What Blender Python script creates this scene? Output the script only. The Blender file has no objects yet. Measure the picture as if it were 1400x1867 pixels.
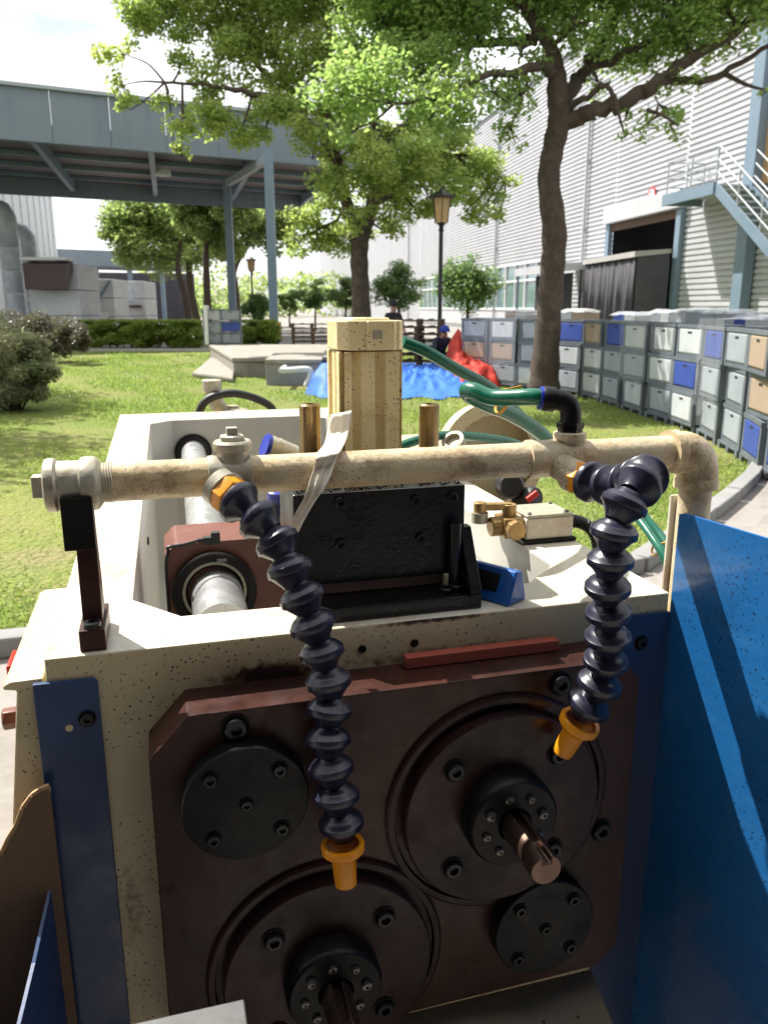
import bpy, bmesh, math, random
import numpy as np
from mathutils import Vector, Matrix
random.seed(7); rng = np.random.default_rng(7)
S = bpy.context.scene
COL = S.collection
R_ = math.radians

# ------------------------------------------------------------------ camera, sky, sun, exposure
F_PX, PITCH, EYE = 1456.0, R_(14.37), 1.45
cam_d = bpy.data.cameras.new('camera'); cam = bpy.data.objects.new('camera', cam_d); COL.objects.link(cam)
cam.location = (0, 0, EYE); cam.rotation_euler = (math.pi/2 - PITCH, 0, 0)
cam_d.sensor_fit = 'VERTICAL'; cam_d.sensor_height = 36; cam_d.lens = 36*F_PX/1867
cam_d.clip_start = 0.05; cam_d.clip_end = 3000
cam_d.dof.use_dof = True; cam_d.dof.focus_distance = 0.86; cam_d.dof.aperture_fstop = 13.0
S.camera = cam
SUN_AZ, SUN_EL = R_(54), R_(54)          # azimuth to the left of the view direction
w = bpy.data.worlds.new('World'); S.world = w; w.use_nodes = True
nt = w.node_tree; bg = nt.nodes['Background']
sky = nt.nodes.new('ShaderNodeTexSky'); sky.sky_type = 'NISHITA'; sky.sun_disc = False
sky.sun_elevation = SUN_EL; sky.sun_rotation = -SUN_AZ; sky.dust_density = 0.6; sky.air_density = 1.0
geo = nt.nodes.new('ShaderNodeTexCoord'); cn = nt.nodes.new('ShaderNodeTexNoise')
mp = nt.nodes.new('ShaderNodeMapping'); mp.inputs['Scale'].default_value = (1, 1, 2.6)
cn.inputs['Scale'].default_value = 2.3; cn.inputs['Detail'].default_value = 7; cn.inputs['Roughness'].default_value = .55
cr = nt.nodes.new('ShaderNodeValToRGB'); cr.color_ramp.elements[0].position = .30; cr.color_ramp.elements[1].position = .53
mx = nt.nodes.new('ShaderNodeMix'); mx.data_type = 'RGBA'
nt.links.new(geo.outputs['Generated'], mp.inputs[0]); nt.links.new(mp.outputs[0], cn.inputs['Vector'])
nt.links.new(cn.outputs['Fac'], cr.inputs[0]); nt.links.new(cr.outputs[0], mx.inputs[0])
nt.links.new(sky.outputs[0], mx.inputs[6]); mx.inputs[7].default_value = (14, 14.2, 14.5, 1)
nt.links.new(mx.outputs[2], bg.inputs[0]); bg.inputs[1].default_value = 0.06
sun_d = bpy.data.lights.new('sun', 'SUN'); sun_d.energy = 5.0; sun_d.angle = R_(.53); sun_d.color = (1, .955, .88)
sun = bpy.data.objects.new('sun', sun_d); COL.objects.link(sun)
sv = Vector((-math.sin(SUN_AZ)*math.cos(SUN_EL), math.cos(SUN_AZ)*math.cos(SUN_EL), math.sin(SUN_EL)))
sun.rotation_euler = sv.to_track_quat('Z', 'Y').to_euler(); sun.location = sv*60
S.view_settings.view_transform = 'Standard'; S.view_settings.look = 'None'
S.view_settings.gamma = 1; S.view_settings.use_curve_mapping = False
S.view_settings.exposure = 1.0

# ------------------------------------------------------------------ survey helpers (pixel of the photograph -> point on a known plane)
_F = Vector((0, math.cos(PITCH), -math.sin(PITCH))); _U = Vector((0, math.sin(PITCH), math.cos(PITCH)))
def ray(u, v): return _F + Vector(((u-700)/F_PX, 0, 0)) - _U*((v-933.5)/F_PX)
def at(u, v, Y):
    d = ray(u, v); return Vector((0, 0, EYE)) + d*(Y/d.y)
def on(u, v, z=0.0):
    d = ray(u, v); return Vector((0, 0, EYE)) + d*((z-EYE)/d.z)
MA = R_(15.6); MO = Vector((-.299, .648, 1.15))
MR = Vector((math.cos(MA), math.sin(MA), 0)); MD = Vector((-math.sin(MA), math.cos(MA), 0))
def mloc(P): d = P-MO; return Vector((d.dot(MR), d.dot(MD), d.z))
def fr(u, v, b):                                  # machine coordinates of a pixel on the plane depth = b
    d = ray(u, v); c = Vector((0, 0, EYE)); t = (b-(c-MO).dot(MD))/d.dot(MD); return mloc(c+d*t)
def tp(u, v, z):
    return mloc(on(u, v, z+1.15))

# ------------------------------------------------------------------ materials
MATS = {}
def nodes_of(name):
    m = bpy.data.materials.new(name); m.use_nodes = True; MATS[name] = m
    n = m.node_tree; return m, n, n.nodes['Principled BSDF']
def coords(n, random_offset=True):
    tc = n.nodes.new('ShaderNodeTexCoord')
    if not random_offset: return tc.outputs['Object']
    oi = n.nodes.new('ShaderNodeObjectInfo'); ml = n.nodes.new('ShaderNodeMath'); ml.operation = 'MULTIPLY'; ml.inputs[1].default_value = 37
    ad = n.nodes.new('ShaderNodeVectorMath'); ad.operation = 'ADD'
    n.links.new(oi.outputs['Random'], ml.inputs[0]); n.links.new(tc.outputs['Object'], ad.inputs[0]); n.links.new(ml.outputs[0], ad.inputs[1])
    return ad.outputs[0]
def noise(n, vec, scale, detail=4, rough=.6, lo=.4, hi=.6):
    t = n.nodes.new('ShaderNodeTexNoise'); t.inputs['Scale'].default_value = scale; t.inputs['Detail'].default_value = detail; t.inputs['Roughness'].default_value = rough
    n.links.new(vec, t.inputs['Vector'])
    r = n.nodes.new('ShaderNodeMapRange'); r.inputs[1].default_value = lo; r.inputs[2].default_value = hi; n.links.new(t.outputs['Fac'], r.inputs[0])
    return r.outputs[0]
def mixc(n, fac, a, b):
    x = n.nodes.new('ShaderNodeMix'); x.data_type = 'RGBA'
    if isinstance(fac, float): x.inputs[0].default_value = fac
    else: n.links.new(fac, x.inputs[0])
    for i, c in ((6, a), (7, b)):
        if isinstance(c, (tuple, list)): x.inputs[i].default_value = (*c[:3], 1)
        else: n.links.new(c, x.inputs[i])
    return x.outputs[2]
def mul(n, a, b):
    x = n.nodes.new('ShaderNodeMath'); x.operation = 'MULTIPLY'
    for i, c in ((0, a), (1, b)):
        if isinstance(c, (int, float)): x.inputs[i].default_value = c
        else: n.links.new(c, x.inputs[i])
    return x.outputs[0]
def specks(n, vec, scale, size, patch_scale, lo, hi):
    v = n.nodes.new('ShaderNodeTexVoronoi'); v.inputs['Scale'].default_value = scale; n.links.new(vec, v.inputs['Vector'])
    nz = n.nodes.new('ShaderNodeTexNoise'); nz.inputs['Scale'].default_value = scale*2.3; n.links.new(vec, nz.inputs['Vector'])
    ad = n.nodes.new('ShaderNodeMath'); ad.operation = 'ADD'; n.links.new(v.outputs['Distance'], ad.inputs[0]); n.links.new(mul(n, nz.outputs['Fac'], .35), ad.inputs[1])
    r = n.nodes.new('ShaderNodeMapRange'); r.inputs[1].default_value = size+.175+.05; r.inputs[2].default_value = size+.175; n.links.new(ad.outputs[0], r.inputs[0])
    return mul(n, r.outputs[0], noise(n, vec, patch_scale, 3, .6, lo, hi))
def finish(name, color, rough=.5, metal=0., var=None, var_scale=6, dirt=None, dirt_scale=14, dirt_lo=.55, dirt_hi=.75, speck=None, speck_scale=260, speck_size=.16,
           patch=(9, .45, .6), bump=0., bump_scale=200, rough_var=.1, streak=None, spec=.5, coat=0.):
    m, n, p = nodes_of(name); vec = coords(n); c = color
    if var: c = mixc(n, noise(n, vec, var_scale, 5, .6, .3, .7), c, var)
    if streak:
        mpn = n.nodes.new('ShaderNodeMapping'); mpn.inputs['Scale'].default_value = streak[1]; n.links.new(vec, mpn.inputs[0])
        c = mixc(n, mul(n, noise(n, mpn.outputs[0], 1.0, 5, .65, .5, .72), streak[2]), c, streak[0])
    if dirt: c = mixc(n, noise(n, vec, dirt_scale, 8, .7, dirt_lo, dirt_hi), c, dirt)
    if speck: c = mixc(n, specks(n, vec, speck_scale, speck_size, *patch), c, speck)
    if isinstance(c, tuple): p.inputs['Base Color'].default_value = (*c, 1)
    else: n.links.new(c, p.inputs['Base Color'])
    r = n.nodes.new('ShaderNodeMapRange'); r.inputs[3].default_value = max(.02, rough-rough_var); r.inputs[4].default_value = min(1, rough+rough_var)
    n.links.new(noise(n, vec, 30, 6, .7, .3, .7), r.inputs[0]); n.links.new(r.outputs[0], p.inputs['Roughness'])
    p.inputs['Metallic'].default_value = metal; p.inputs['Specular IOR Level'].default_value = spec; p.inputs['Coat Weight'].default_value = coat
    if bump:
        b = n.nodes.new('ShaderNodeBump'); b.inputs['Strength'].default_value = bump; b.inputs['Distance'].default_value = .002
        t = n.nodes.new('ShaderNodeTexNoise'); t.inputs['Scale'].default_value = bump_scale; t.inputs['Detail'].default_value = 4; n.links.new(vec, t.inputs['Vector'])
        n.links.new(t.outputs['Fac'], b.inputs['Height']); n.links.new(b.outputs[0], p.inputs['Normal'])
    return m
RUST = (.10, .045, .015)
finish('cream', (.63, .52, .31), .42, var=(.55, .46, .285), var_scale=7, dirt=(.30, .22, .11), dirt_scale=9, dirt_lo=.58, dirt_hi=.85, speck=(.03, .022, .015), speck_scale=190, speck_size=.16, patch=(9, .40, .58), bump=.12, bump_scale=60)
finish('cream_top', (.58, .53, .40), .38, var=(.64, .61, .52), var_scale=6, dirt=(.40, .24, .17), dirt_scale=7, dirt_lo=.50, dirt_hi=.72, speck=(.04, .03, .02), speck_scale=170, speck_size=.10, patch=(11, .45, .6), bump=.08, bump_scale=60)
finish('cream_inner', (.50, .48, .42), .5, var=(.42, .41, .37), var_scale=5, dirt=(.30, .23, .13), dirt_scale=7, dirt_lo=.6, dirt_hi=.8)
finish('cream_cyl', (.76, .62, .32), .34, var=(.80, .68, .42), var_scale=14, dirt=(.44, .24, .06), dirt_scale=26, dirt_lo=.55, dirt_hi=.82, speck=(.03, .02, .01), speck_scale=220, speck_size=.17, patch=(22, .36, .55), bump=.3, bump_scale=90)
finish('pipe_paint', (.66, .52, .29), .42, var=(.56, .48, .35), var_scale=9, streak=((.34, .19, .07), (11, 60, 60), .75), dirt=(.20, .11, .04), dirt_scale=21, dirt_lo=.50, dirt_hi=.74, speck=(.05, .03, .015), speck_scale=330, speck_size=.17, patch=(11, .38, .56), bump=.45, bump_scale=150)
finish('galvanised', (.47, .44, .35), .44, .3, var=(.40, .36, .27), var_scale=30, dirt=(.22, .16, .09), dirt_scale=40, dirt_lo=.55, dirt_hi=.75, bump=.3, bump_scale=160)
finish('plate_brown', (.062, .0205, .0155), .36, var=(.044, .018, .0115), var_scale=5, dirt=(.011, .007, .006), dirt_scale=7, dirt_lo=.44, dirt_hi=.72, streak=((.072, .030, .019), (30, 30, 5), .5), bump=.12, bump_scale=90, rough_var=.16, spec=.3)
finish('disc_brown', (.042, .0115, .011), .36, var=(.013, .007, .007), var_scale=9, bump=.1, rough_var=.16, spec=.28)
finish('block_brown', (.17, .055, .035), .4, var=(.14, .05, .035), var_scale=9, bump=.06)
finish('black_steel', (.0048, .0048, .0052), .38, var=(.008, .0075, .0075), var_scale=12, bump=.1, bump_scale=150, rough_var=.14, spec=.22, dirt=(.016, .012, .009), dirt_scale=18, dirt_lo=.5, dirt_hi=.75)
finish('black_oily', (.006, .0057, .0055), .34, var=(.010, .009, .0085), var_scale=20, speck=(.09, .085, .08), speck_scale=330, speck_size=.05, patch=(20, .45, .6), bump=.2, bump_scale=240, rough_var=.18)
finish('bolt_black', (.018, .018, .019), .30, .4, bump=.05)
finish('bolt_steel', (.15, .145, .135), .34, .8)
finish('chrome', (.70, .71, .71), .30, .75, var=(.60, .60, .60), var_scale=18, speck=(.22, .20, .18), speck_scale=200, speck_size=.1, patch=(12, .4, .6), rough_var=.08)
finish('shaft_copper', (.20, .125, .095), .30, .9, var=(.12, .08, .065), var_scale=40, rough_var=.1)
finish('gold_rod', (.42, .30, .14), .3, .8, var=(.20, .13, .06), var_scale=24, streak=((.10, .06, .03), (90, 90, 5), .9), rough_var=.12)
finish('brass', (.46, .31, .13), .38, .55, var=(.33, .20, .08), var_scale=50, dirt=(.13, .06, .02), dirt_scale=60, bump=.2)
finish('hose_plastic', (.012, .011, .028), .30, var=(.020, .019, .038), var_scale=60, dirt=(.075, .068, .07), dirt_scale=140, dirt_lo=.56, dirt_hi=.85, bump=.05, rough_var=.1)
finish('orange_plastic', (.86, .33, .010), .35, var=(.80, .28, .008), var_scale=40, speck=(.06, .03, .01), speck_scale=420, speck_size=.1, patch=(40, .45, .6))
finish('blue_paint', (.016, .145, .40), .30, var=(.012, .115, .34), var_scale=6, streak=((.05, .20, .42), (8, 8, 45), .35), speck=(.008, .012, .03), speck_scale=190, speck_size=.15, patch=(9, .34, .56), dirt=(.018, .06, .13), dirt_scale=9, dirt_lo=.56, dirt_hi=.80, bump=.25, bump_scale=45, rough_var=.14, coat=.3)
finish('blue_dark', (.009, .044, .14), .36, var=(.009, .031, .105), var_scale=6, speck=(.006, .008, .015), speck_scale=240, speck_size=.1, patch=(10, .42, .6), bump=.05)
finish('gauge_blue', (.012, .11, .42), .38, var=(.01, .09, .34), var_scale=40, bump=.1)
finish('screen', (.012, .014, .014), .15)
finish('white_plastic', (.62, .62, .58), .4, var=(.55, .55, .5), var_scale=30, dirt=(.35, .25, .15), dirt_scale=40, dirt_lo=.6, dirt_hi=.8)
finish('fitting_blue', (.015, .03, .32), .35)
finish('red_plastic', (.65, .03, .02), .35)
finish('red_stone', (.40, .085, .048), .75, var=(.34, .07, .042), var_scale=40, bump=.2, bump_scale=500)
finish('rag', (.84, .79, .69), .85, var=(.70, .60, .44), var_scale=30, streak=((.50, .36, .20), (60, 60, 8), .45), bump=.3, bump_scale=260)
finish('green_hose', (.006, .13, .075), .25, var=(.004, .09, .055), var_scale=50, dirt=(.05, .11, .08), dirt_scale=90, dirt_lo=.6, dirt_hi=.8, rough_var=.1)
finish('tie_orange', (.62, .30, .02), .5)
finish('rubber', (.012, .012, .013), .5)
finish('cardboard', (.16, .095, .055), .85, var=(.12, .072, .045), var_scale=10, streak=((.20, .11, .06), (60, 4, 4), .4), bump=.15, bump_scale=120)
finish('cardboard_edge', (.42, .27, .14), .9, bump=.4, bump_scale=400)
# background
finish('siding', (.47, .475, .495), .5, streak=((.40, .40, .42), (1.2, 1.2, .12), .6), var=(.42, .425, .445), var_scale=.7, dirt=(.42, .42, .44), dirt_scale=1.2, dirt_lo=.6, dirt_hi=.9)
finish('steel_blue', (.17, .23, .29), .45, var=(.14, .20, .26), var_scale=1.3)
finish('sky_blocker_dark', (.05, .06, .075), .6)  # dark finish of the added sky blocker behind the camera
finish('slide_pink', (.42, .24, .18), .5, var=(.34, .19, .14), var_scale=40)
finish('rest_steel', (.13, .13, .13), .45, .3, var=(.10, .10, .10), var_scale=20, dirt=(.06, .05, .04), dirt_scale=30)
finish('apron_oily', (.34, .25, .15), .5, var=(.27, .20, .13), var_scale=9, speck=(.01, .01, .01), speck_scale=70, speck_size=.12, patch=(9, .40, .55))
finish('steel_grey', (.33, .36, .38), .45)
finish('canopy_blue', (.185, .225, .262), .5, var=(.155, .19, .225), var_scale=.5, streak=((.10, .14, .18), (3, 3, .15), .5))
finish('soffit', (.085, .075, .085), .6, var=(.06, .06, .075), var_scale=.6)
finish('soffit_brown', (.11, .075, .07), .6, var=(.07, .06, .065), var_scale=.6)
finish('dark_interior', (.02, .02, .025), .8)
finish('bark', (.085, .058, .040), .9, var=(.045, .034, .026), var_scale=9, dirt=(.13, .105, .075), dirt_scale=5, dirt_lo=.5, dirt_hi=.75, bump=.9, bump_scale=26)
finish('concrete', (.25, .25, .245), .85, var=(.20, .20, .20), var_scale=2.2, dirt=(.22, .21, .19), dirt_scale=5, dirt_lo=.5, dirt_hi=.8, bump=.3, bump_scale=40)
finish('concrete_light', (.29, .265, .23), .85, var=(.24, .22, .19), var_scale=2, dirt=(.17, .15, .125), dirt_scale=6, dirt_lo=.48, dirt_hi=.8, bump=.3, bump_scale=40)
finish('paving', (.27, .25, .23), .9, var=(.22, .20, .18), var_scale=1.5, dirt=(.15, .13, .11), dirt_scale=4, dirt_lo=.5, dirt_hi=.8, bump=.4, bump_scale=50)
finish('dirt_road', (.24, .185, .15), .95, var=(.19, .15, .12), var_scale=2, dirt=(.12, .10, .08), dirt_scale=6, bump=.5, bump_scale=30)
finish('tarp_blue', (.02, .11, .50), .6, var=(.03, .15, .55), var_scale=6, bump=.9, bump_scale=14, spec=.3)
finish('tarp_red', (.50, .045, .03), .72, var=(.40, .035, .025), var_scale=6, bump=.9, bump_scale=14, spec=.25)
finish('crate_grey', (.31, .34, .37), .5, var=(.25, .28, .31), var_scale=3, dirt=(.25, .26, .28), dirt_scale=6)
finish('crate_white', (.47, .49, .50), .5, var=(.40, .42, .44), var_scale=3, dirt=(.32, .33, .34), dirt_scale=6)
finish('crate_blue', (.025, .055, .26), .5, var=(.035, .07, .30), var_scale=3)
finish('crate_tan', (.31, .24, .18), .8, var=(.30, .22, .16), var_scale=3)
finish('crate_frame', (.095, .112, .13), .5, var=(.13, .15, .17), var_scale=4)
finish('wood', (.11, .065, .04), .85, var=(.075, .045, .03), var_scale=5, bump=.3)
finish('lamp_iron', (.015, .015, .017), .45)
finish('lamp_glass', (.50, .33, .14), .35, var=(.44, .28, .12), var_scale=8)
finish('curtain', (.052, .050, .060), .9, var=(.075, .073, .085), var_scale=2)
finish('curtain_top', (.40, .38, .36), .8, var=(.33, .31, .30), var_scale=2)
finish('window_frame', (.70, .71, .72), .45)
finish('duct_metal', (.60, .64, .69), .42, .1, var=(.40, .44, .49), var_scale=2)
finish('hvac_paint', (.62, .635, .65), .55, var=(.52, .54, .56), var_scale=1.4, dirt=(.30, .28, .27), dirt_scale=4)
finish('hvac_dark', (.09, .06, .065), .6)
finish('skin', (.42, .24, .16), .55)
finish('cloth_navy', (.018, .022, .045), .9, var=(.03, .035, .06), var_scale=12)
finish('cloth_black', (.02, .02, .024), .9)
finish('cap_blue', (.02, .05, .30), .8)
finish('stripe_yellow', (.70, .42, .02), .5); finish('stripe_black', (.02, .02, .02), .5)
finish('sign_white', (.75, .75, .75), .5); finish('sign_red', (.60, .03, .03), .5)
finish('red_pipe', (.45, .05, .04), .5)
def glass_mat():
    m, n, p = nodes_of('window_glass'); p.inputs['Base Color'].default_value = (.10, .17, .19, 1); p.inputs['Roughness'].default_value = .06; p.inputs['Specular IOR Level'].default_value = .9
    m, n, p = nodes_of('film'); p.inputs['Base Color'].default_value = (.85, .87, .9, 1); p.inputs['Roughness'].default_value = .18
    p.inputs['Alpha'].default_value = .32
    m, n, p = nodes_of('film_thin'); p.inputs['Base Color'].default_value = (.8, .83, .87, 1); p.inputs['Roughness'].default_value = .15; p.inputs['Alpha'].default_value = .10
    m, n, p = nodes_of('lamp_lit'); p.inputs['Emission Color'].default_value = (1, .97, .9, 1); p.inputs['Emission Strength'].default_value = 3
glass_mat()
def leaf_mat(name, a, b, c, scale=.9, trans=.5):
    m, n, p = nodes_of(name); n.nodes.remove(p); out = n.nodes['Material Output']
    tc = n.nodes.new('ShaderNodeTexCoord'); vec = tc.outputs['Object']
    at_ = n.nodes.new('ShaderNodeAttribute'); at_.attribute_name = 'tint'
    base = mixc(n, noise(n, vec, scale, 3, .6, .38, .62), a, b)
    base = mixc(n, mul(n, at_.outputs['Fac'], .85), base, c)
    d = n.nodes.new('ShaderNodeBsdfPrincipled'); d.inputs['Roughness'].default_value = .42; d.inputs['Specular IOR Level'].default_value = .4; n.links.new(base, d.inputs['Base Color'])
    t = n.nodes.new('ShaderNodeBsdfTranslucent'); n.links.new(mixc(n, .45, base, (min(.9, c[0]*1.9), min(.9, c[1]*2.4), c[2]*2.0)), t.inputs['Color'])
    s = n.nodes.new('ShaderNodeMixShader'); s.inputs[0].default_value = trans
    n.links.new(d.outputs[0], s.inputs[1]); n.links.new(t.outputs[0], s.inputs[2]); n.links.new(s.outputs[0], out.inputs['Surface'])
leaf_mat('leaf_green', (.135, .235, .075), (.18, .275, .085), (.31, .35, .11), trans=.68)
leaf_mat('leaf_yellow', (.155, .245, .075), (.21, .285, .085), (.36, .36, .11), trans=.68)
leaf_mat('leaf_far', (.15, .22, .075), (.20, .26, .09), (.30, .32, .11), .3, trans=.6)
leaf_mat('leaf_dark', (.075, .145, .05), (.105, .18, .06), (.18, .23, .08), 1.5)
leaf_mat('leaf_hedge', (.10, .17, .035), (.15, .21, .04), (.27, .30, .05), 1.5)
leaf_mat('leaf_shrub', (.10, .16, .065), (.14, .18, .08), (.30, .24, .16), 2, .5)
leaf_mat('leaf_purple', (.065, .055, .045), (.085, .075, .055), (.12, .10, .06), 2, .4)
leaf_mat('grass_blade', (.145, .245, .052), (.225, .275, .075), (.29, .32, .09), .35, .45)
def lawn_mat():
    m, n, p = nodes_of('lawn'); vec = coords(n, False)
    c = mixc(n, noise(n, vec, .45, 5, .6, .35, .65), (.14, .195, .045), (.235, .24, .075))
    c = mixc(n, mul(n, noise(n, vec, .8, 6, .65, .50, .68), .8), c, (.26, .21, .12))
    c = mixc(n, mul(n, noise(n, vec, 14, 5, .7, .4, .7), .55), c, (.10, .14, .03))
    n.links.new(c, p.inputs['Base Color']); p.inputs['Roughness'].default_value = .9; p.inputs['Specular IOR Level'].default_value = .1
    b = n.nodes.new('ShaderNodeBump'); b.inputs['Distance'].default_value = .05; t = n.nodes.new('ShaderNodeTexNoise'); t.inputs['Scale'].default_value = 30; n.links.new(vec, t.inputs['Vector']); n.links.new(t.outputs['Fac'], b.inputs['Height']); n.links.new(b.outputs[0], p.inputs['Normal'])
lawn_mat()

# ------------------------------------------------------------------ mesh helpers
def frame_of(axis):
    z = Vector(axis).normalized(); h = Vector((0, 0, 1)) if abs(z.z) < .9 else Vector((1, 0, 0))
    x = h.cross(z).normalized(); return x, z.cross(x), z
RS = [1.]
class MB:
    def __init__(s): s.v = []; s.f = []
    def add(s, vs, fs):
        o = len(s.v); s.v += [tuple(p) for p in vs]; s.f += [tuple(i+o for i in f) for f in fs]; return s
    def box(s, x0, x1, y0, y1, z0, z1):
        return s.add([(x, y, z) for x in (x0, x1) for y in (y0, y1) for z in (z0, z1)],
                     [(0, 1, 3, 2), (4, 6, 7, 5), (0, 4, 5, 1), (2, 3, 7, 6), (0, 2, 6, 4), (1, 5, 7, 3)])
    def hexa(s, b, t):                             # bottom quad, top quad (both counter-clockwise from above)
        return s.add(list(b)+list(t), [(3, 2, 1, 0), (4, 5, 6, 7)]+[(i, (i+1) % 4, (i+1) % 4+4, i+4) for i in range(4)])
    def bar(s, p, q, w, h=None, up=(0, 0, 1)):
        p, q = Vector(p), Vector(q); h = h or w; z = (q-p).normalized(); x = z.cross(Vector(up))
        if x.length < 1e-4: x = Vector((1, 0, 0))
        x.normalize(); y = x.cross(z)
        c = [(-w/2, -h/2), (w/2, -h/2), (w/2, h/2), (-w/2, h/2)]
        return s.hexa([p+x*a+y*b for a, b in c], [q+x*a+y*b for a, b in c])
    def prism(s, poly, fn, d0, d1):               # poly in 2D, fn(x, y, d) -> point
        n = len(poly)
        return s.add([fn(x, y, d0) for x, y in poly]+[fn(x, y, d1) for x, y in poly],
                     [tuple(range(n-1, -1, -1)), tuple(range(n, 2*n))]+[(i, (i+1) % n, (i+1) % n+n, i+n) for i in range(n)])
    def lathe(s, prof, o=(0, 0, 0), axis=(0, 0, 1), seg=28):      # prof = [(r, h)]; r = 0 closes
        x, y, z = frame_of(axis); o = Vector(o); vs = []; rings = []
        for r, h in prof:
            r *= RS[0]
            if r < 1e-7: rings.append([len(vs)]); vs.append(o+z*h)
            else:
                rings.append(list(range(len(vs), len(vs)+seg)))
                vs += [o+z*h+(x*math.cos(2*math.pi*i/seg)+y*math.sin(2*math.pi*i/seg))*r for i in range(seg)]
        fs = []
        for A, B in zip(rings, rings[1:]):
            if len(A) == 1 and len(B) == 1: continue
            for i in range(seg):
                j = (i+1) % seg
                if len(A) == 1: fs.append((A[0], B[j], B[i]))
                elif len(B) == 1: fs.append((A[i], A[j], B[0]))
                else: fs.append((A[i], A[j], B[j], B[i]))
        return s.add(vs, fs)
    def cyl(s, p, q, r, seg=24):
        p, q = Vector(p), Vector(q); L = (q-p).length
        return s.lathe([(0, 0), (r, 0), (r, L), (0, L)], p, q-p, seg)
    def tube(s, path, rad, seg=12, caps=True):
        P = [Vector(p) for p in path]; n = len(P); rad = rad if isinstance(rad, (list, tuple)) else [rad]*n
        t0 = (P[1]-P[0]).normalized(); x, _, _ = frame_of(t0); vs = []; fs = []
        for i in range(n):
            t = (P[min(i+1, n-1)]-P[max(i-1, 0)]).normalized(); x = (x-t*x.dot(t)).normalized(); y = t.cross(x)
            vs += [P[i]+(x*math.cos(2*math.pi*k/seg)+y*math.sin(2*math.pi*k/seg))*rad[i] for k in range(seg)]
        for i in range(n-1):
            for k in range(seg):
                l = (k+1) % seg; fs.append((i*seg+k, i*seg+l, (i+1)*seg+l, (i+1)*seg+k))
        if caps: fs += [tuple(range(seg-1, -1, -1)), tuple(range((n-1)*seg, n*seg))]
        return s.add(vs, fs)
    def mesh(s, name, mat, smooth=35):
        me = bpy.data.meshes.new(name); me.from_pydata(s.v, [], s.f); me.validate()
        if mat: me.materials.append(MATS[mat])
        if smooth:
            me.polygons.foreach_set('use_smooth', [True]*len(me.polygons)); me.set_sharp_from_angle(angle=R_(smooth))
        me.update(); return me
    def build(s, name, mat, parent=None, smooth=35, bevel=0., seg=2):
        return obj(name, s.mesh(name, mat, smooth), parent, bevel, seg)
def obj(name, me, parent=None, bevel=0., seg=2):
    o = bpy.data.objects.new(name, me); COL.objects.link(o); o.parent = parent
    if bevel:
        b = o.modifiers.new('bevel', 'BEVEL'); b.width = bevel; b.segments = seg; b.limit_method = 'ANGLE'; b.angle_limit = R_(40)
    return o
def tag(o, label, cat=None, group=None, kind=None):
    if label: o['label'] = label
    if cat: o['category'] = cat
    if group: o['group'] = group
    if kind: o['kind'] = kind
    return o
def empty(name, loc=(0, 0, 0), rz=0.):
    o = bpy.data.objects.new(name, None); COL.objects.link(o); o.location = loc; o.rotation_euler = (0, 0, rz); o.empty_display_size = .1; return o
def inst(name, me, parent, loc, axis=None, scale=1., spin=0.):
    o = bpy.data.objects.new(name, me); COL.objects.link(o); o.parent = parent; o.location = loc
    if axis is not None:
        x, y, z = frame_of(axis); o.rotation_mode = 'QUATERNION'
        q = Matrix((x, y, z)).transposed().to_quaternion()
        o.rotation_quaternion = q @ Matrix.Rotation(spin, 3, 'Z').to_quaternion()
    o.scale = (scale,)*3; return o
def spline(pts, n=8):                              # Catmull-Rom through the points
    P = [Vector(p) for p in pts]; P = [P[0]*2-P[1]]+P+[P[-1]*2-P[-2]]; out = []
    for i in range(1, len(P)-2):
        a, b, c, d = P[i-1:i+3]
        for k in range(n):
            t = k/n; out.append(.5*((2*b)+(c-a)*t+(2*a-5*b+4*c-d)*t*t+(3*b-a-3*c+d)*t**3))
    out.append(P[-2]); return out
def np_mesh(name, V, Fc, mat, tint=None, nper=4):
    me = bpy.data.meshes.new(name); nf = len(Fc)
    me.vertices.add(len(V)); me.vertices.foreach_set('co', np.asarray(V, np.float32).ravel())
    me.loops.add(nf*nper); me.loops.foreach_set('vertex_index', np.asarray(Fc, np.int32).ravel())
    me.polygons.add(nf); me.polygons.foreach_set('loop_start', np.arange(0, nf*nper, nper, dtype=np.int32))
    me.update(calc_edges=True); me.materials.append(MATS[mat])
    if tint is not None:
        a = me.attributes.new('tint', 'FLOAT', 'POINT'); a.data.foreach_set('value', np.asarray(tint, np.float32))
    return me
def leaves_mesh(name, centres, spread, count, size, mat, flat=.6, tint_of=None):
    """leaf-sized rhombs scattered round every clump centre"""
    C = np.asarray(centres, float); s = np.asarray(spread, float).reshape(len(C), -1); s = np.repeat(s, 3, 1) if s.shape[1] == 1 else s
    idx = rng.integers(0, len(C), count) if np.isscalar(count) else np.repeat(np.arange(len(C)), count)
    n = len(idx); d = rng.normal(size=(n, 3)); d /= np.linalg.norm(d, axis=1)[:, None]; d *= rng.random((n, 1))**.45
    P = C[idx]+d*s[idx]; L = size*rng.uniform(.65, 1.25, (n, 1))
    nrm = rng.normal(size=(n, 3)); nrm[:, 2] = np.abs(nrm[:, 2])+flat; nrm /= np.linalg.norm(nrm, axis=1)[:, None]
    ax = rng.normal(size=(n, 3)); ax[:, 2] -= .35; ax -= nrm*np.sum(ax*nrm, 1)[:, None]; ax /= np.linalg.norm(ax, axis=1)[:, None]; bx = np.cross(nrm, ax)
    V = np.stack([P-ax*L*.5, P+bx*L*.27+nrm*L*.06, P+ax*L*.5, P-bx*L*.27+nrm*L*.06], 1).reshape(-1, 3)
    ct = rng.random(len(C)); t = np.clip(ct[idx]*.55+rng.random(n)*.5-.15, 0, 1)
    return np_mesh(name, V, np.arange(n*4).reshape(n, 4), mat, np.repeat(t, 4))

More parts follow.
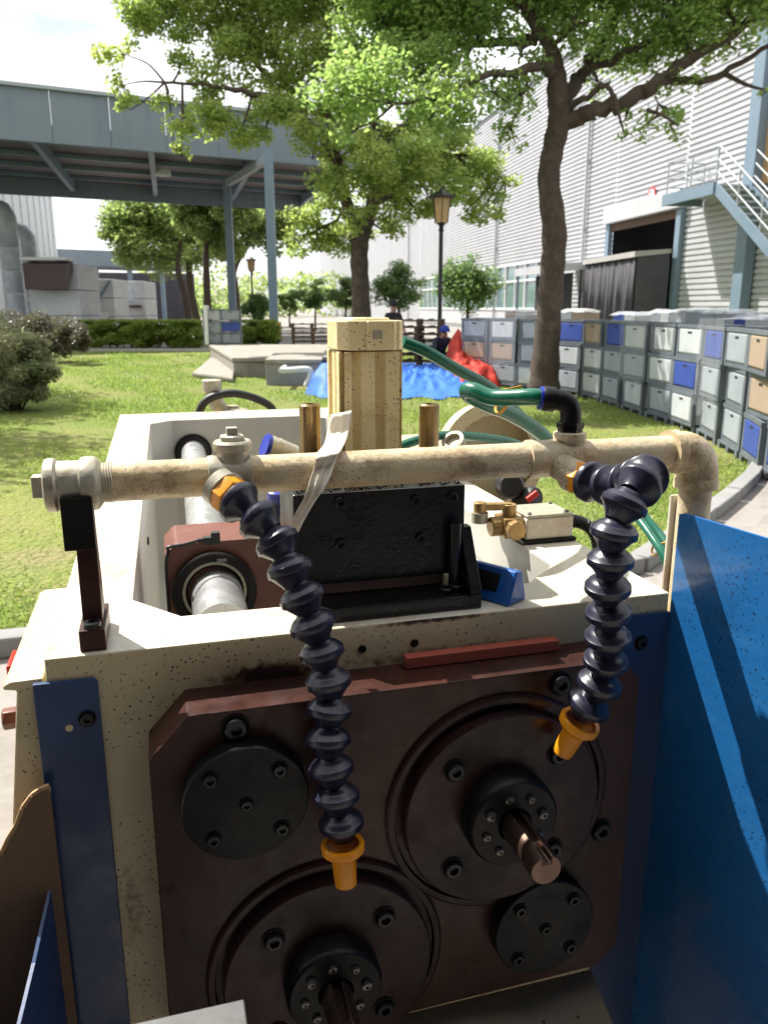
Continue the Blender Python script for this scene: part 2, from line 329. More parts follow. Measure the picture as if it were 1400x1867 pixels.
# ------------------------------------------------------------------ the setting
def sheet(name, poly, z, mat, kind='structure', parent=None):
    mb = MB(); mb.add([(x, y, z) for x, y in poly], [tuple(range(len(poly)))])
    o = mb.build(name, mat, parent, smooth=0); o['kind'] = kind; return o
sheet('ground', [(-900, -60), (900, -60), (900, 1500), (-900, 1500)], 0., 'paving')
kerb_px = [(-500, 1240), (0, 1195), (600, 1120), (1000, 1075), (1165, 1040), (1240, 985), (1310, 930), (1368, 880), (1420, 800), (1500, 740)]
kerb_pts = [on(u, v) for u, v in kerb_px]
kc = spline(kerb_pts, 6)
lawn_poly = [(p.x, p.y) for p in kc]+[(16, 26), (10.5, 31), (-2, 31), (-9, 29.5), (-30, 29.5), (-30, 5)]
sheet('lawn', lawn_poly, .012, 'lawn')
sheet('paved_yard', [(-12, -6), (12, -6)]+[(p.x+(.3 if p.x > 2 else 0), p.y-.12) for p in reversed(kc)]+[(-12, 3)], .006, 'paving')
kerb = empty('kerb', (0, 0, 0)); kerb['kind'] = 'structure'
L = 0.; i0 = 0
acc = [0.]
for a, b in zip(kc, kc[1:]): acc.append(acc[-1]+(b-a).length)
def along(s):
    for k in range(len(acc)-1):
        if acc[k+1] >= s:
            t = (s-acc[k])/(acc[k+1]-acc[k]); return kc[k].lerp(kc[k+1], t)
    return kc[-1]
s = 0.
while s+.72 < acc[-1]:
    a, b = along(s+.006), along(s+.714); d = (b-a).normalized(); n = Vector((-d.y, d.x, 0)); h = .10+random.uniform(-.006, .006)
    mb = MB(); q = [a-n*.06, b-n*.06, b+n*.06, a+n*.06]
    mb.hexa([p for p in q], [p+Vector((0, 0, h)) for p in q]); mb.build('kerb_stone', 'concrete', kerb, 0, .012); s += .72
# grass: one mass of blades on the near lawn
def inside(px, py, poly):
    x, y = np.asarray(poly).T; r = np.zeros(len(px), bool); j = len(poly)-1
    for i in range(len(poly)):
        c = ((y[i] > py) != (y[j] > py)) & (px < (x[j]-x[i])*(py-y[i])/(y[j]-y[i]+1e-12)+x[i]); r ^= c; j = i
    return r
N = 300000
gy = 2.6+ (rng.random(N)**1.35)*24; gx = rng.uniform(-.56, .56, N)*gy
k = inside(gx, gy, lawn_poly); gx, gy = gx[k], gy[k]; n = len(gx)
patch = np.sin(gx*1.7+gy*.6)+np.sin(gx*.9-gy*1.3+1)+np.sin(gx*3.1+gy*2.3); keep = rng.random(n) < np.clip(.55+.42*patch, .03, 1); gx, gy = gx[keep], gy[keep]; n = len(gx)
h = rng.uniform(.012, .038, n)*(1+.12*np.clip(patch[keep], -1, 2)); h *= np.where((gy > 11.5) & (rng.random(n) < .12), 2.2, 1)
ang = rng.uniform(0, math.pi, n); wd = .0035+.0009*gy; dx, dy = np.cos(ang)*wd, np.sin(ang)*wd; lx, ly = rng.normal(0, .018, n), rng.normal(0, .018, n)
V = np.stack([np.stack([gx-dx, gy-dy, np.full(n, .010)], 1), np.stack([gx+dx, gy+dy, np.full(n, .010)], 1), np.stack([gx+lx, gy+ly, .012+h], 1)], 1).reshape(-1, 3)
g = obj('grass', np_mesh('grass', V, np.arange(n*3).reshape(n, 3), 'grass_blade', np.repeat(rng.random(n), 3), 3)); tag(g, 'short yellow-green mown grass covering the lawn behind the machine', 'grass', kind='stuff')

# ------------------------------------------------------------------ the machine
machine = empty('thread_rolling_machine', (MO.x, MO.y, 0), MA)
tag(machine, 'cream painted workshop machine with brown front plate, coolant pipe and blue guards', 'machine')
ZT = 1.15
def part(mb, name, mat, parent=None, smooth=35, bevel=0., seg=2, label=None):
    o = mb.build(name, mat, parent or machine, smooth, bevel, seg)
    if parent is None: o.location.z = ZT
    if label: o['label'] = label
    return o
def sd(u, v, A):
    d = ray(u, v); c = Vector((0, 0, EYE)); t = (A-(c-MO).dot(MR))/d.dot(MR); return mloc(c+d*t)
UPV = Vector((0, 0, 1)); OUT = Vector((0, -1, 0))
# frame: a ring with a chamfered opening
outer = [(0, 0), (.20, 0), (.43, 0), (.632, 0), (.632, 1.72), (.43, 1.72), (.20, 1.72), (0, 1.72)]
inner = [(.072, .135), (.120, .074), (.500, .072), (.553, .122), (.560, 1.50), (.50, 1.56), (.14, 1.56), (.085, 1.50)]
mb = MB(); n8 = 8
mb.add([(x, y, 0) for x, y in outer]+[(x, y, 0) for x, y in inner]+[(x, y, -1.12) for x, y in outer]+[(x, y, -.42) for x, y in inner],
       [(i, (i+1) % 8, (i+1) % 8+8, i+8) for i in range(8)]+[(i, i+16, (i+1) % 8+16, (i+1) % 8) for i in range(8)]+[(i+8, (i+1) % 8+8, (i+1) % 8+24, i+24) for i in range(8)]+[tuple(range(31, 23, -1)), tuple(range(16, 24))])
fo = part(mb, 'frame', 'cream', smooth=0, bevel=.0022)
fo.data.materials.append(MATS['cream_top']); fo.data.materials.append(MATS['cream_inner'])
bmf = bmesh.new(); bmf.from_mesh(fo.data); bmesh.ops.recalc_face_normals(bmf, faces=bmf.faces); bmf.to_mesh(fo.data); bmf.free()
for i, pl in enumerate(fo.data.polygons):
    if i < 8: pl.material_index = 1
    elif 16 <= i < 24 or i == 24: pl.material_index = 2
def rust_front():
    m = MATS['cream']
    m2 = m.copy(); MATS['cream_front'] = m2; n = m2.node_tree; p = n.nodes['Principled BSDF']; old = p.inputs['Base Color'].links[0].from_socket
    tc = n.nodes.new('ShaderNodeTexCoord'); mask = None
    for cx, cz_, rx, rz_, st in ((.20, -.042, .085, .024, 1.), (.36, -.040, .20, .016, .55), (.055, -.27, .02, .10, .5), (.36, -.002, .10, .006, .8)):
        mpn = n.nodes.new('ShaderNodeMapping'); mpn.vector_type = 'POINT'; mpn.inputs['Location'].default_value = (-cx/rx, 0, -cz_/rz_); mpn.inputs['Scale'].default_value = (1/rx, 0, 1/rz_); n.links.new(tc.outputs['Object'], mpn.inputs[0])
        ln = n.nodes.new('ShaderNodeVectorMath'); ln.operation = 'LENGTH'; n.links.new(mpn.outputs[0], ln.inputs[0])
        r = n.nodes.new('ShaderNodeMapRange'); r.inputs[1].default_value = 1.; r.inputs[2].default_value = .2; r.inputs[4].default_value = st; n.links.new(ln.outputs['Value'], r.inputs[0])
        if mask is None: mask = r.outputs[0]
        else: mxm = n.nodes.new('ShaderNodeMath'); mxm.operation = 'MAXIMUM'; n.links.new(mask, mxm.inputs[0]); n.links.new(r.outputs[0], mxm.inputs[1]); mask = mxm.outputs[0]
    nz = n.nodes.new('ShaderNodeTexNoise'); nz.inputs['Scale'].default_value = 130; nz.inputs['Detail'].default_value = 6; n.links.new(tc.outputs['Object'], nz.inputs['Vector'])
    ad = n.nodes.new('ShaderNodeMath'); ad.operation = 'ADD'; n.links.new(mask, ad.inputs[0]); n.links.new(nz.outputs['Fac'], ad.inputs[1])
    r1 = n.nodes.new('ShaderNodeMapRange'); r1.inputs[1].default_value = .78; r1.inputs[2].default_value = 1.15; n.links.new(ad.outputs[0], r1.inputs[0])
    r2 = n.nodes.new('ShaderNodeMapRange'); r2.inputs[1].default_value = 1.05; r2.inputs[2].default_value = 1.3; n.links.new(ad.outputs[0], r2.inputs[0])
    c = mixc(n, mul(n, r1.outputs[0], .8), old, (.17, .085, .03)); c = mixc(n, r2.outputs[0], c, (.03, .014, .012)); n.links.new(c, p.inputs['Base Color'])
rust_front(); fo.data.materials[0] = MATS['cream_front']
# screw meshes shared by all bolts; axis +z out of the surface
def screw_mesh(name, r, h, mat, socket=.52):
    mb = MB(); mb.lathe([(r*1.0, -.002), (r, h*.85), (r*.88, h), (r*socket, h), (r*socket*.96, h*.35), (0, h*.3)], seg=18)
    return mb.mesh(name, mat, 40)
SCR_B = screw_mesh('socket_screw', 1, .7, 'bolt_black'); SCR_S = screw_mesh('socket_screw_steel', 1, .8, 'bolt_steel')
rg = MB(); rg.lathe([(1.0, .0), (1.32, .0), (1.36, .10), (1.28, .13), (1.05, .05), (1.0, 0)], seg=22); RING = rg.mesh('counterbore_ring', 'black_steel', 50)
def screw(parent, p, r, steel=False, ring=True, axis=OUT, lift=0.):
    inst('screw', SCR_S if steel else SCR_B, parent, Vector(p)+Vector(axis)*lift, axis, r, random.uniform(0, 6))
    if ring: inst('counterbore', RING, parent, Vector(p)+Vector(axis)*.0006, axis, r)
# brown front plate
PB = -.052
def ab(x, y, d): return (x, d, y)
c_ = .038
poly = [(.083, -.083), (.083+c_-.003, -.045), (.545, -.045), (.568, -.068), (.568, -.395), (.545, -.418), (.318, -.421), (.295, -.446), (.12, -.446), (.083, -.41)]
mb = MB(); mb.prism(poly, ab, 0.003, PB); fp = part(mb, 'front_plate', 'plate_brown', smooth=0, bevel=.0012, label='oily brown front plate with chamfered corners')
bmf = bmesh.new(); bmf.from_mesh(fp.data); bmesh.ops.recalc_face_normals(bmf, faces=bmf.faces); bmf.to_mesh(fp.data); bmf.free()
for q in ((.159, -.062), (.477, -.062), (.118, -.385), (.535, -.24)): screw(fp, (q[0], PB, q[1]), .0098)
def disc(name, c, prof, mat, **k):
    mb = MB(); mb.lathe(prof, (c[0], 0, c[1]), OUT, 72); return part(mb, name, mat, smooth=30, **k)
# black cover discs
D1, D2, D3, D4 = (.164, -.129), (.416, -.184), (.2375, -.334), (.467, -.334)
for c, lb in ((D1, 'black cover disc with five socket screws, upper left'), (D4, 'black cover disc with five socket screws, lower right')):
    d = disc('cover_disc', c, [(.0565, .045), (.0565, .069), (.0553, .0705), (0, .0705)], 'black_steel', label=lb)
    for sx, sy in ((-.0305, .030), (.0305, .030), (-.0305, -.030), (.0305, -.030), (0, 0)): screw(d, (c[0]+sx, -.0705, c[1]+sy), .0060 if sx else .0052)
# spindle flanges
SPR = MB(); SPR.lathe([(1, 0), (1, .9), (.8, 1.05), (.3, 1.05), (.3, .6), (0, .6)], seg=14); STUD = SPR.mesh('stud', 'bolt_steel', 40)
for c, lb, rot in ((D2, 'large brown spindle flange, upper right', .25), (D3, 'large brown spindle flange, lower left', .1)):
    d = disc('spindle_flange', c, [(.119, .045), (.119, .0555), (.1165, .057), (.111, .057), (.1095, .053), (.1035, .053), (.1035, .0665), (.102, .068), (.047, .068)], 'disc_brown', label=lb)
    for k in range(4):
        t = math.pi/4+k*math.pi/2; screw(d, (c[0]+.0768*math.cos(t), -.068, c[1]+.0768*math.sin(t)), .0088)
    hb = disc('hub', c, [(.047, .060), (.047, .086), (.045, .090), (.0435, .0915), (.0175, .0915)], 'black_steel')
    hb.parent = d; hb.location.z = 0
    for k in range(8):
        t = rot+k*math.pi/4; inst('stud', STUD, hb, (c[0]+.030*math.cos(t), -.0905, c[1]+.030*math.sin(t)), OUT, .0042 if k % 3 else .0052)
    # shaft with a keyway: notched circle extruded towards the camera
    r = .0148; kw = .0042; poly = []
    ns = 40
    a0 = math.asin(kw/r)
    for k in range(ns+1):
        t = math.pi/2+a0+(2*math.pi-2*a0)*k/ns; poly.append((c[0]+r*math.cos(t), c[1]+r*math.sin(t)))
    poly += [(c[0]+kw, c[1]+r-.0085), (c[0]-kw, c[1]+r-.0085)]
    mb = MB(); mb.prism(poly, ab, -.0905, -.158 if c is D2 else -.150); sh = part(mb, 'keyed_shaft', 'shaft_copper', d, smooth=25, bevel=.0009); sh.location.z = 0
    bmf = bmesh.new(); bmf.from_mesh(sh.data); bmesh.ops.recalc_face_normals(bmf, faces=bmf.faces); bmf.to_mesh(sh.data); bmf.free()
    sh.data.polygons.foreach_set('use_smooth', [True]*len(sh.data.polygons))
# apron below the plate and the grey rest plate at bottom left
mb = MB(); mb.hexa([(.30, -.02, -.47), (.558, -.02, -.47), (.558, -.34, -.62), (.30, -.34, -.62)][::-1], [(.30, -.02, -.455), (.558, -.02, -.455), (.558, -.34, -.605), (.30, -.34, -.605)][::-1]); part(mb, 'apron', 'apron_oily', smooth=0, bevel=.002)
mb = MB(); mb.box(-.02, .148, -.40, -.150, -.267, -.257); mb.box(.07, .11, -.25, -.20, -.9, -.268); part(mb, 'rest_plate', 'rest_steel', smooth=0, bevel=.0015)
# holes in the front bar
for u, v in ((660, 1183), (755, 1172)):
    p = fr(u, v, 0); mb = MB(); mb.lathe([(.0043, .0012), (.0036, .0016), (.003, .0004), (0, .0004)], p, OUT, 16); part(mb, 'tapped_hole', 'black_steel')
# left side cover
mb = MB(); b0, b1 = .006, .255
def cov(x, y, d): return (x, d, y)
mb.prism([(-.003, -.020), (-.030, -.0205), (-.037, -.024), (-.037, -.028), (-.026, -.030), (-.062, -.30), (-.085, -.55), (-.003, -.55)], cov, b1, b0); sc_ = part(mb, 'side_cover', 'cream', smooth=0, bevel=.002)
p = fr(15, 1310, .05); mb = MB(); mb.lathe([(.0105, -.004), (.0105, .007), (.008, .009), (0, .009)], (p.x+.004, p.y, p.z), (-1, -.1, 0), 6); part(mb, 'side_bolt', 'block_brown', bevel=.001)
mb = MB(); mb.box(-.0435, -.0385, .06, .10, -.045, -.028); part(mb, 'red_grip', 'red_plastic', smooth=0, bevel=.004)

# blue guards
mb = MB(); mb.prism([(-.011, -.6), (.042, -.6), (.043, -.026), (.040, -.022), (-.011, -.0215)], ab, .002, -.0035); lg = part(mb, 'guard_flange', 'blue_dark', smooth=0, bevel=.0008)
screw(lg, fr(160, 1310, -.0035), .0058)
p = fr(127, 1327, -.0035); mb = MB(); mb.lathe([(.0034, .0006), (0, .0006)], p, OUT, 14); part(mb, 'slot_hole', 'cream', lg).location.z = 0
pts = [Vector((-.0105, -.0036, -.214)), sd(65, 1755, -.022), sd(38, 1867, -.028), Vector((-.05, -.33, -.62)), Vector((-.0105, -.0036, -.62))]
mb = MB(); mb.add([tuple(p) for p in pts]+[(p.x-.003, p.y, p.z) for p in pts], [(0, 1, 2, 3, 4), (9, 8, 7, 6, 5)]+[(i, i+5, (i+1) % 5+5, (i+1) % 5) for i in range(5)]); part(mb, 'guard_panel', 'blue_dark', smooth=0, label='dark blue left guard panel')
# right flange + flared panel
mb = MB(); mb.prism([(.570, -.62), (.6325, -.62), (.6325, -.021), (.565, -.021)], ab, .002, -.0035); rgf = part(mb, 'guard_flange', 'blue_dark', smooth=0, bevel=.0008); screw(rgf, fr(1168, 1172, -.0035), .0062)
fl = R_(9.2); gd = Vector((math.sin(fl), -math.cos(fl), 0)); gp = Vector((.634, 0, 0)); NG = Vector((math.cos(fl), math.sin(fl), 0))
mb = MB(); prof = [(0.0, .088), (.008, .091), (.40, .091), (.40, -.62), (0, -.62)]
q0 = [gp+gd*s_+UPV*z for s_, z in prof]; q1 = [p+NG*.0025 for p in q0]
mb.add(q0+q1, [(0, 1, 2, 3, 4), (9, 8, 7, 6, 5)]+[(i, i+5, (i+1) % 5+5, (i+1) % 5) for i in range(5)]); part(mb, 'guard_panel', 'blue_paint', smooth=0, bevel=.0008, label='bright blue flared guard panel on the right')

# pipe bracket on the left
mb = MB(); mb.box(.030, .0525, .006, .075, 0.0005, .0205); foot = part(mb, 'bracket_foot', 'block_brown', smooth=0, bevel=.001)
foot.data.materials[0] = MATS['plate_brown']
mb = MB(); mb.prism([(.024, .0208), (.061, .0208), (.041, .110), (.030, .110)], lambda x, y, d: (d, x, y), .0325, .0500); part(mb, 'bracket_post', 'plate_brown', smooth=0, bevel=.0012)
mb = MB(); mb.box(.0255, .0515, .006, .024, .095, .142); mb.box(.030, .050, .0242, .034, .098, .128); part(mb, 'bracket_clamp', 'black_steel', smooth=0, bevel=.001)
screw(foot, (.0415, .014, .0206), .0078, axis=UPV, ring=False)
# coolant pipe
PZ, PY, PR = .149, .032, .0176
AX = Vector((1, 0, 0))
mb = MB(); mb.cyl((.058, PY, PZ), (.645, PY, PZ), PR, 36); pipe = part(mb, 'coolant_pipe', 'pipe_paint', smooth=40)
def sub(mb, name, mat, parent, **k):
    o = part(mb, name, mat, parent, **k); o.location.z = 0; return o
mb = MB(); mb.lathe([(0, .012), (.020, .012), (.0230, .0135), (.0238, .016), (.0238, .021), (.0212, .0235), (.0208, .041), (.0232, .043), (.0240, .046), (.0240, .054), (.0225, .0565), (.0190, .059), (.0170, .060)], (0, PY, PZ), AX, 32); cap = sub(mb, 'end_fitting', 'galvanised', pipe)
mb = MB(); mb.box(.002, .0118, PY-.0075, PY+.0075, PZ-.0095, PZ+.0095); sub(mb, 'square_plug', 'galvanised', pipe, smooth=0, bevel=.001)
mb = MB()
for k in range(5): mb.lathe([(.0174, 0), (.0184, .0010), (.0174, .0020)], (.0585+k*.0022, PY, PZ), AX, 28)
sub(mb, 'pipe_thread', 'galvanised', pipe)
# first tee
t1 = .171
mb = MB(); mb.lathe([(.0170, -.020), (.0192, -.019), (.0197, -.015), (.0190, -.011), (.0190, .011), (.0197, .015), (.0192, .019), (.0170, .020)], (t1, PY, PZ), AX, 32)
mb.lathe([(.0140, .0), (.0140, .0235), (.0172, .024), (.0178, .026), (.0178, .031), (.0160, .033), (0, .033)], (t1+.004, PY, PZ), UPV, 30); tee1 = sub(mb, 'pipe_tee', 'galvanised', pipe)
mb = MB(); mb.lathe([(.012, .0325), (.0125, .0365), (.011, .038), (0, .038)], (t1+.004, PY, PZ), UPV, 6); mb.box(t1-.001, t1+.009, PY-.005, PY+.005, PZ+.037, PZ+.045); sub(mb, 'tee_plug', 'galvanised', pipe, smooth=0, bevel=.0008)
# elbow, riser
mb = MB(); arc = [Vector((.645, PY, PZ))]+[Vector((.652+.024*math.sin(t), PY, PZ-.024+.024*math.cos(t))) for t in [k*math.pi/16 for k in range(9)]]+[Vector((.676, PY, PZ-.034))]
mb.tube(arc, [.0215]+[.0220]*9+[.0215], 30)
mb.lathe([(.016, -.012), (.0235, -.011), (.0240, -.002), (.0215, .001)], (.648, PY, PZ), AX, 30); mb.lathe([(.0215, -.001), (.0235, .002), (.0240, .011), (.018, .012)], (.676, PY, PZ-.030), -UPV, 30); sub(mb, 'pipe_elbow', 'pipe_paint', pipe)
mb = MB(); mb.cyl((.676, PY, PZ-.040), (.676, PY, -.9), .0176, 30); sub(mb, 'pipe_riser', 'pipe_paint', pipe)
p = fr(1213, 1000, .05); mb = MB(); mb.box(p.x, p.x+.030, .048, .052, -.06, .096); part(mb, 'riser_lit_strip', 'cream_top', smooth=0, bevel=.001)  # pale strip added in place of the sunlit left edge of the riser
# second tee with black push-in elbow
t2 = .497
mb = MB(); mb.lathe([(.0170, -.028), (.0200, -.027), (.0205, -.021), (.0192, -.016), (.0192, .016), (.0205, .021), (.0200, .027), (.0170, .028)], (t2, PY, PZ), AX, 32)
mb.lathe([(.0135, 0), (.0135, .017), (.0165, .019), (.0170, .021), (.0170, .026), (.0150, .027), (0, .027)], (.518, PY, PZ), UPV, 30); tee2 = sub(mb, 'pipe_tee', 'pipe_paint', pipe)
ez = PZ+.027; RS[0] = 1.
mb = MB(); mb.lathe([(.0125, 0), (.0125, .003), (.0140, .004), (.0140, .009), (.0120, .010)], (.518, PY, ez), UPV, 6); mb.lathe([(.0105, .004), (.0122, .006), (.0105, .008), (.0122, .010), (.0105, .012)], (.518, PY, ez-.006), UPV, 20)
e0 = Vector((.518, PY, ez+.008)); dirL = Vector((-.92, .25, .10)).normalized()
earc = [e0, e0+UPV*.008, e0+UPV*.017+dirL*.002, e0+UPV*.022+dirL*.008, e0+UPV*.023+dirL*.016, e0+UPV*.023+dirL*.030]
mb.tube(spline(earc, 5), .0108, 20); mb.lathe([(.0108, 0), (.0128, .001), (.0128, .012), (.0118, .0135), (0, .0135)], e0+UPV*.023+dirL*.017, dirL, 24); elb = sub(mb, 'push_in_elbow', 'rubber', pipe)
elb.data.materials[0] = MATS['black_steel']
mb = MB(); mb.lathe([(.0121, 0), (.0121, .0026), (.0095, .003)], e0+UPV*.023+dirL*.0305, dirL, 22); sub(mb, 'release_collar', 'fitting_blue', pipe)

# flexible segmented coolant hoses
sm = MB(); sm.lathe([(.0088, -.0016), (.0096, .0004), (.0132, .0022), (.0158, .0044), (.0173, .0068), (.0182, .0074), (.0184, .0122), (.0177, .0132), (.0163, .0138), (.0104, .0212), (.0092, .0236), (0, .0236)], seg=26); SEG = sm.mesh('hose_segment', 'hose_plastic', 50)
nm = MB(); nm.lathe([(.0150, .0100), (.0185, .0090), (.0196, .0110), (.0192, .0170), (.0150, .0210), (.0112, .0240), (.0098, .0500), (.0075, .0505), (.0070, .0300), (0, .03)], seg=26); NOZ = nm.mesh('nozzle', 'orange_plastic', 40)
hn = MB(); hn.lathe([(.0130, 0), (.0175, .0005), (.0180, .002), (.0180, .010), (.0172, .0115), (.0130, .012)], seg=6); NUT = hn.mesh('union_nut', 'orange_plastic', 20)
def seg_hose(label, pts, origin_dir, stub_mat):
    P = spline(pts, 14); acc = [0.]
    for a, b in zip(P, P[1:]): acc.append(acc[-1]+(b-a).length)
    def pos(s_):
        for k in range(len(acc)-1):
            if acc[k+1] >= s_: return P[k].lerp(P[k+1], (s_-acc[k])/max(1e-9, acc[k+1]-acc[k]))
        return P[-1]
    root = empty('flexible_hose', (0, 0, ZT)); root.parent = machine; root['label'] = label
    step = .0246; n = int((acc[-1]-.004)/step); step = acc[-1]/n
    for k in range(n):
        a, b = pos(k*step), pos((k+1)*step); d = (b-a).normalized()
        d = (d+Vector((random.uniform(-1, 1), random.uniform(-1, 1), 0))*.07).normalized()
        inst('hose_segment', SEG, root, a, d, random.uniform(1.09, 1.14), random.uniform(0, 6))
    d = (P[-1]-P[-9]).normalized(); inst('nozzle', NOZ, root, P[-1]-d*.006, d, 1., .4)
    d0 = (P[1]-P[0]).normalized(); inst('union_nut', NUT, root, P[0]-d0*.008, d0, 1., .3)
    mb = MB(); mb.cyl(Vector(origin_dir), P[0]-d0*.002, .0145, 26); mb.lathe([(.0145, 0), (.0172, .001), (.0172, .010), (.015, .011)], P[0]-d0*.019, d0, 26); sub(mb, 'hose_stub', stub_mat, pipe)
h1 = [fr(u, v, b) for u, v, b in ((420, 903, .002), (465, 938, -.018), (505, 985, -.035), (530, 1035, -.047), (552, 1095, -.056), (575, 1150, -.062), (592, 1205, -.068), (603, 1270, -.074), (598, 1340, -.080), (604, 1400, -.086), (616, 1448, -.090), (621, 1495, -.094), (624, 1530, -.096))]
seg_hose('dark segmented coolant hose hanging over the middle of the front plate', h1, (t1, PY-.004, PZ-.004), 'galvanised')
h2 = [fr(u, v, b) for u, v, b in ((1062, 873, .0), (1105, 887, -.032), (1155, 878, -.072), (1180, 868, -.108), (1152, 893, -.128), (1126, 940, -.132), (1114, 1000, -.130), (1108, 1060, -.127), (1108, 1120, -.122), (1107, 1180, -.117), (1098, 1235, -.110), (1076, 1283, -.103), (1062, 1308, -.099))]
seg_hose('dark segmented coolant hose hanging beside the right guard', h2, (t2, PY-.004, PZ-.002), 'pipe_paint')

# black clamping block with base
bl = empty('clamp_block', (0, 0, ZT)); bl.parent = machine; bl['label'] = 'oily black clamping block on its base plate'
mb = MB(); mb.box(.236, .418, .012, .150, .0006, .0145); sub(mb, 'base_plate', 'black_oily', bl, smooth=0, bevel=.0012)
mb = MB(); mb.box(.232, .412, .050, .142, .027, .1225); sub(mb, 'body', 'black_oily', bl, smooth=0, bevel=.002)
mb = MB(); mb.prism([(.014, .0148), (.014, .020), (.048, .078), (.060, .078), (.060, .0148)], lambda x, y, d: (d, x, y), .4060, .4185); sub(mb, 'gusset', 'black_oily', bl, smooth=0, bevel=.001)
for q in ((824, 905), (757, 912), (620, 915), (766, 980), (835, 978), (620, 992)):
    p = fr(*q, .050); screw(bl, p, .0052, ring=False)
for a_, b_ in ((.385, .030), (.398, .036)): screw(bl, (a_, b_, .0146), .0075, axis=UPV, ring=False)
mb = MB(); mb.cyl((.398, .040, .0150), (.398, .040, .085), .0062, 16); sub(mb, 'stud_post', 'black_oily', bl)
mb = MB(); mb.cyl((.250, .060, .015), (.250, .060, .027), .010, 16); sub(mb, 'spacer_post', 'black_oily', bl)
mb = MB(); mb.box(.238, .392, .056, .080, .0148, .0266); sub(mb, 'slide', 'slide_pink', bl, smooth=0, bevel=.001)
# crumbs of swarf on the block
sw = MB()
for k in range(420):
    x, y = random.uniform(.235, .41), random.uniform(.055, .14); s_ = random.uniform(.0008, .0026); z = .1226
    a_ = random.uniform(0, 3.1); sw.bar((x-s_*math.cos(a_), y-s_*math.sin(a_), z+s_*.3), (x+s_*math.cos(a_), y+s_*math.sin(a_), z+s_*random.uniform(.3, 1.6)), s_*.8)
o = sub(sw, 'swarf', 'black_steel', bl, smooth=0); o['kind'] = 'stuff'
# pneumatic cylinder: grooved profile and head cap
cb = .185; x0, x1 = fr(619, 640, cb).x, fr(736, 640, cb).x; wd = x1-x0; xc = (x0+x1)/2; hw = wd/2
def prof_side(h): return [(-h, .30*h), (-h+.0045, .28*h), (-h+.0045, .05*h), (-h+.001, .02*h)]
half = []
g = .0068
side_pts = [(-1, -1+.12), (-1, -.42), (-1+g/hw, -.40), (-1+g/hw, -.14), (-1+.25*g/hw, -.10), (-1+.25*g/hw, .34), (-1+g/hw, .38), (-1+g/hw, .60), (-1, .64), (-1, 1-.12)]
poly = []
for k in range(4):
    t = k*math.pi/2; c, s_ = math.cos(t), math.sin(t)
    for (px, py) in side_pts: poly.append((xc+hw*(px*c-py*s_), cb+hw+hw*(px*s_+py*c)))
zt_ = fr(680, 640, cb).z; ztop = fr(680, 578, cb).z
cyl = empty('pneumatic_cylinder', (0, 0, ZT)); cyl.parent = machine; cyl['label'] = 'upright cream cylinder with grooved sides and dark specks'
mb = MB(); mb.prism(poly, lambda x, y, d: (x, y, d), .123, zt_-.0008); o = sub(mb, 'barrel', 'cream_cyl', cyl, smooth=0, bevel=.0012)
e = hw*1.02; ch = .012
cap_poly = [(-e+ch, -e), (-.15*e, -e), (-.13*e, -e-.003), (.68*e, -e-.003), (.72*e, -e), (e-ch*.5, -e), (e, -e+ch*.5), (e, e-ch), (e-ch, e), (-e+ch, e), (-e, e-ch), (-e, -e+ch)]
mb = MB(); mb.prism([(xc+x, cb+hw+y) for x, y in cap_poly], lambda x, y, d: (x, y, d), zt_+.0008, ztop-.004); sub(mb, 'head_cap', 'cream_cyl', cyl, smooth=0, bevel=.002)
mb = MB(); mb.lathe([(.030, -.004), (.030, .0015), (.0285, .003), (0, .003)], (xc, cb+hw, ztop-.004), UPV, 32); sub(mb, 'cap_boss', 'cream_cyl', cyl)
mb = MB(); p = fr(688, 610, cb-.003); mb.box(p.x-.006, p.x+.006, p.y-.0012, p.y+.001, p.z-.005, p.z+.005); sub(mb, 'cap_plug', 'galvanised', cyl, smooth=0, bevel=.0005)
for k in (cyl,):
    for ch_ in k.children:
        bmf = bmesh.new(); bmf.from_mesh(ch_.data); bmesh.ops.recalc_face_normals(bmf, faces=bmf.faces); bmf.to_mesh(ch_.data); bmf.free()
for u in (564.5, 782.5):
    b_ = .215; p = fr(u, 736, b_); r = .0122; mb = MB(); mb.lathe([(0, .05), (r, .05), (r, p.z-.002), (r-.002, p.z), (r*.55, p.z), (r*.5, p.z-.003), (0, p.z-.003)], (p.x, b_, 0), UPV, 28); part(mb, 'guide_rod', 'gold_rod', smooth=40)
mb = MB(); mb.box(.245, .43, .165, .29, .0, .060); part(mb, 'cylinder_mount', 'black_oily', smooth=0, bevel=.002)
# shaft and brown bearing block in the well
SX, SZ = .1655, -.056
mb = MB(); mb.cyl((SX, .16, SZ), (SX+.028, 1.575, SZ-.035), .0325, 40); part(mb, 'slide_shaft', 'chrome', smooth=40)
mb = MB(); hx0, hx1 = .106, .262
mb.prism([(hx0, -.16), (hx0, -.004), (hx0+.014, .010), (hx1-.012, .010), (hx1, -.004), (hx1, -.16)], ab, .395, .300); bb = part(mb, 'bearing_block', 'block_brown', smooth=0, bevel=.003)
mb = MB(); mb.lathe([(.0335, -.001), (.0335, .006), (.036, .0075), (.041, .0075), (.0415, .012), (.0425, .0145), (.0520, .0145), (.0535, .013), (.0535, -.001)], (SX, .300, SZ), OUT, 48); sub(mb, 'bearing_ring', 'black_steel', bb)
mb = MB(); mb.lathe([(.0365, .0078), (.0372, .0095), (.0405, .0095), (.0412, .0078)], (SX, .300, SZ), OUT, 48); sub(mb, 'seal_ring', 'galvanised', bb)
mb = MB(); p = fr(405, 1022, .285); mb.box(p.x-.006, p.x+.006, .284, .288, p.z-.002, p.z+.003); sub(mb, 'ring_clip', 'bolt_steel', bb, smooth=0)
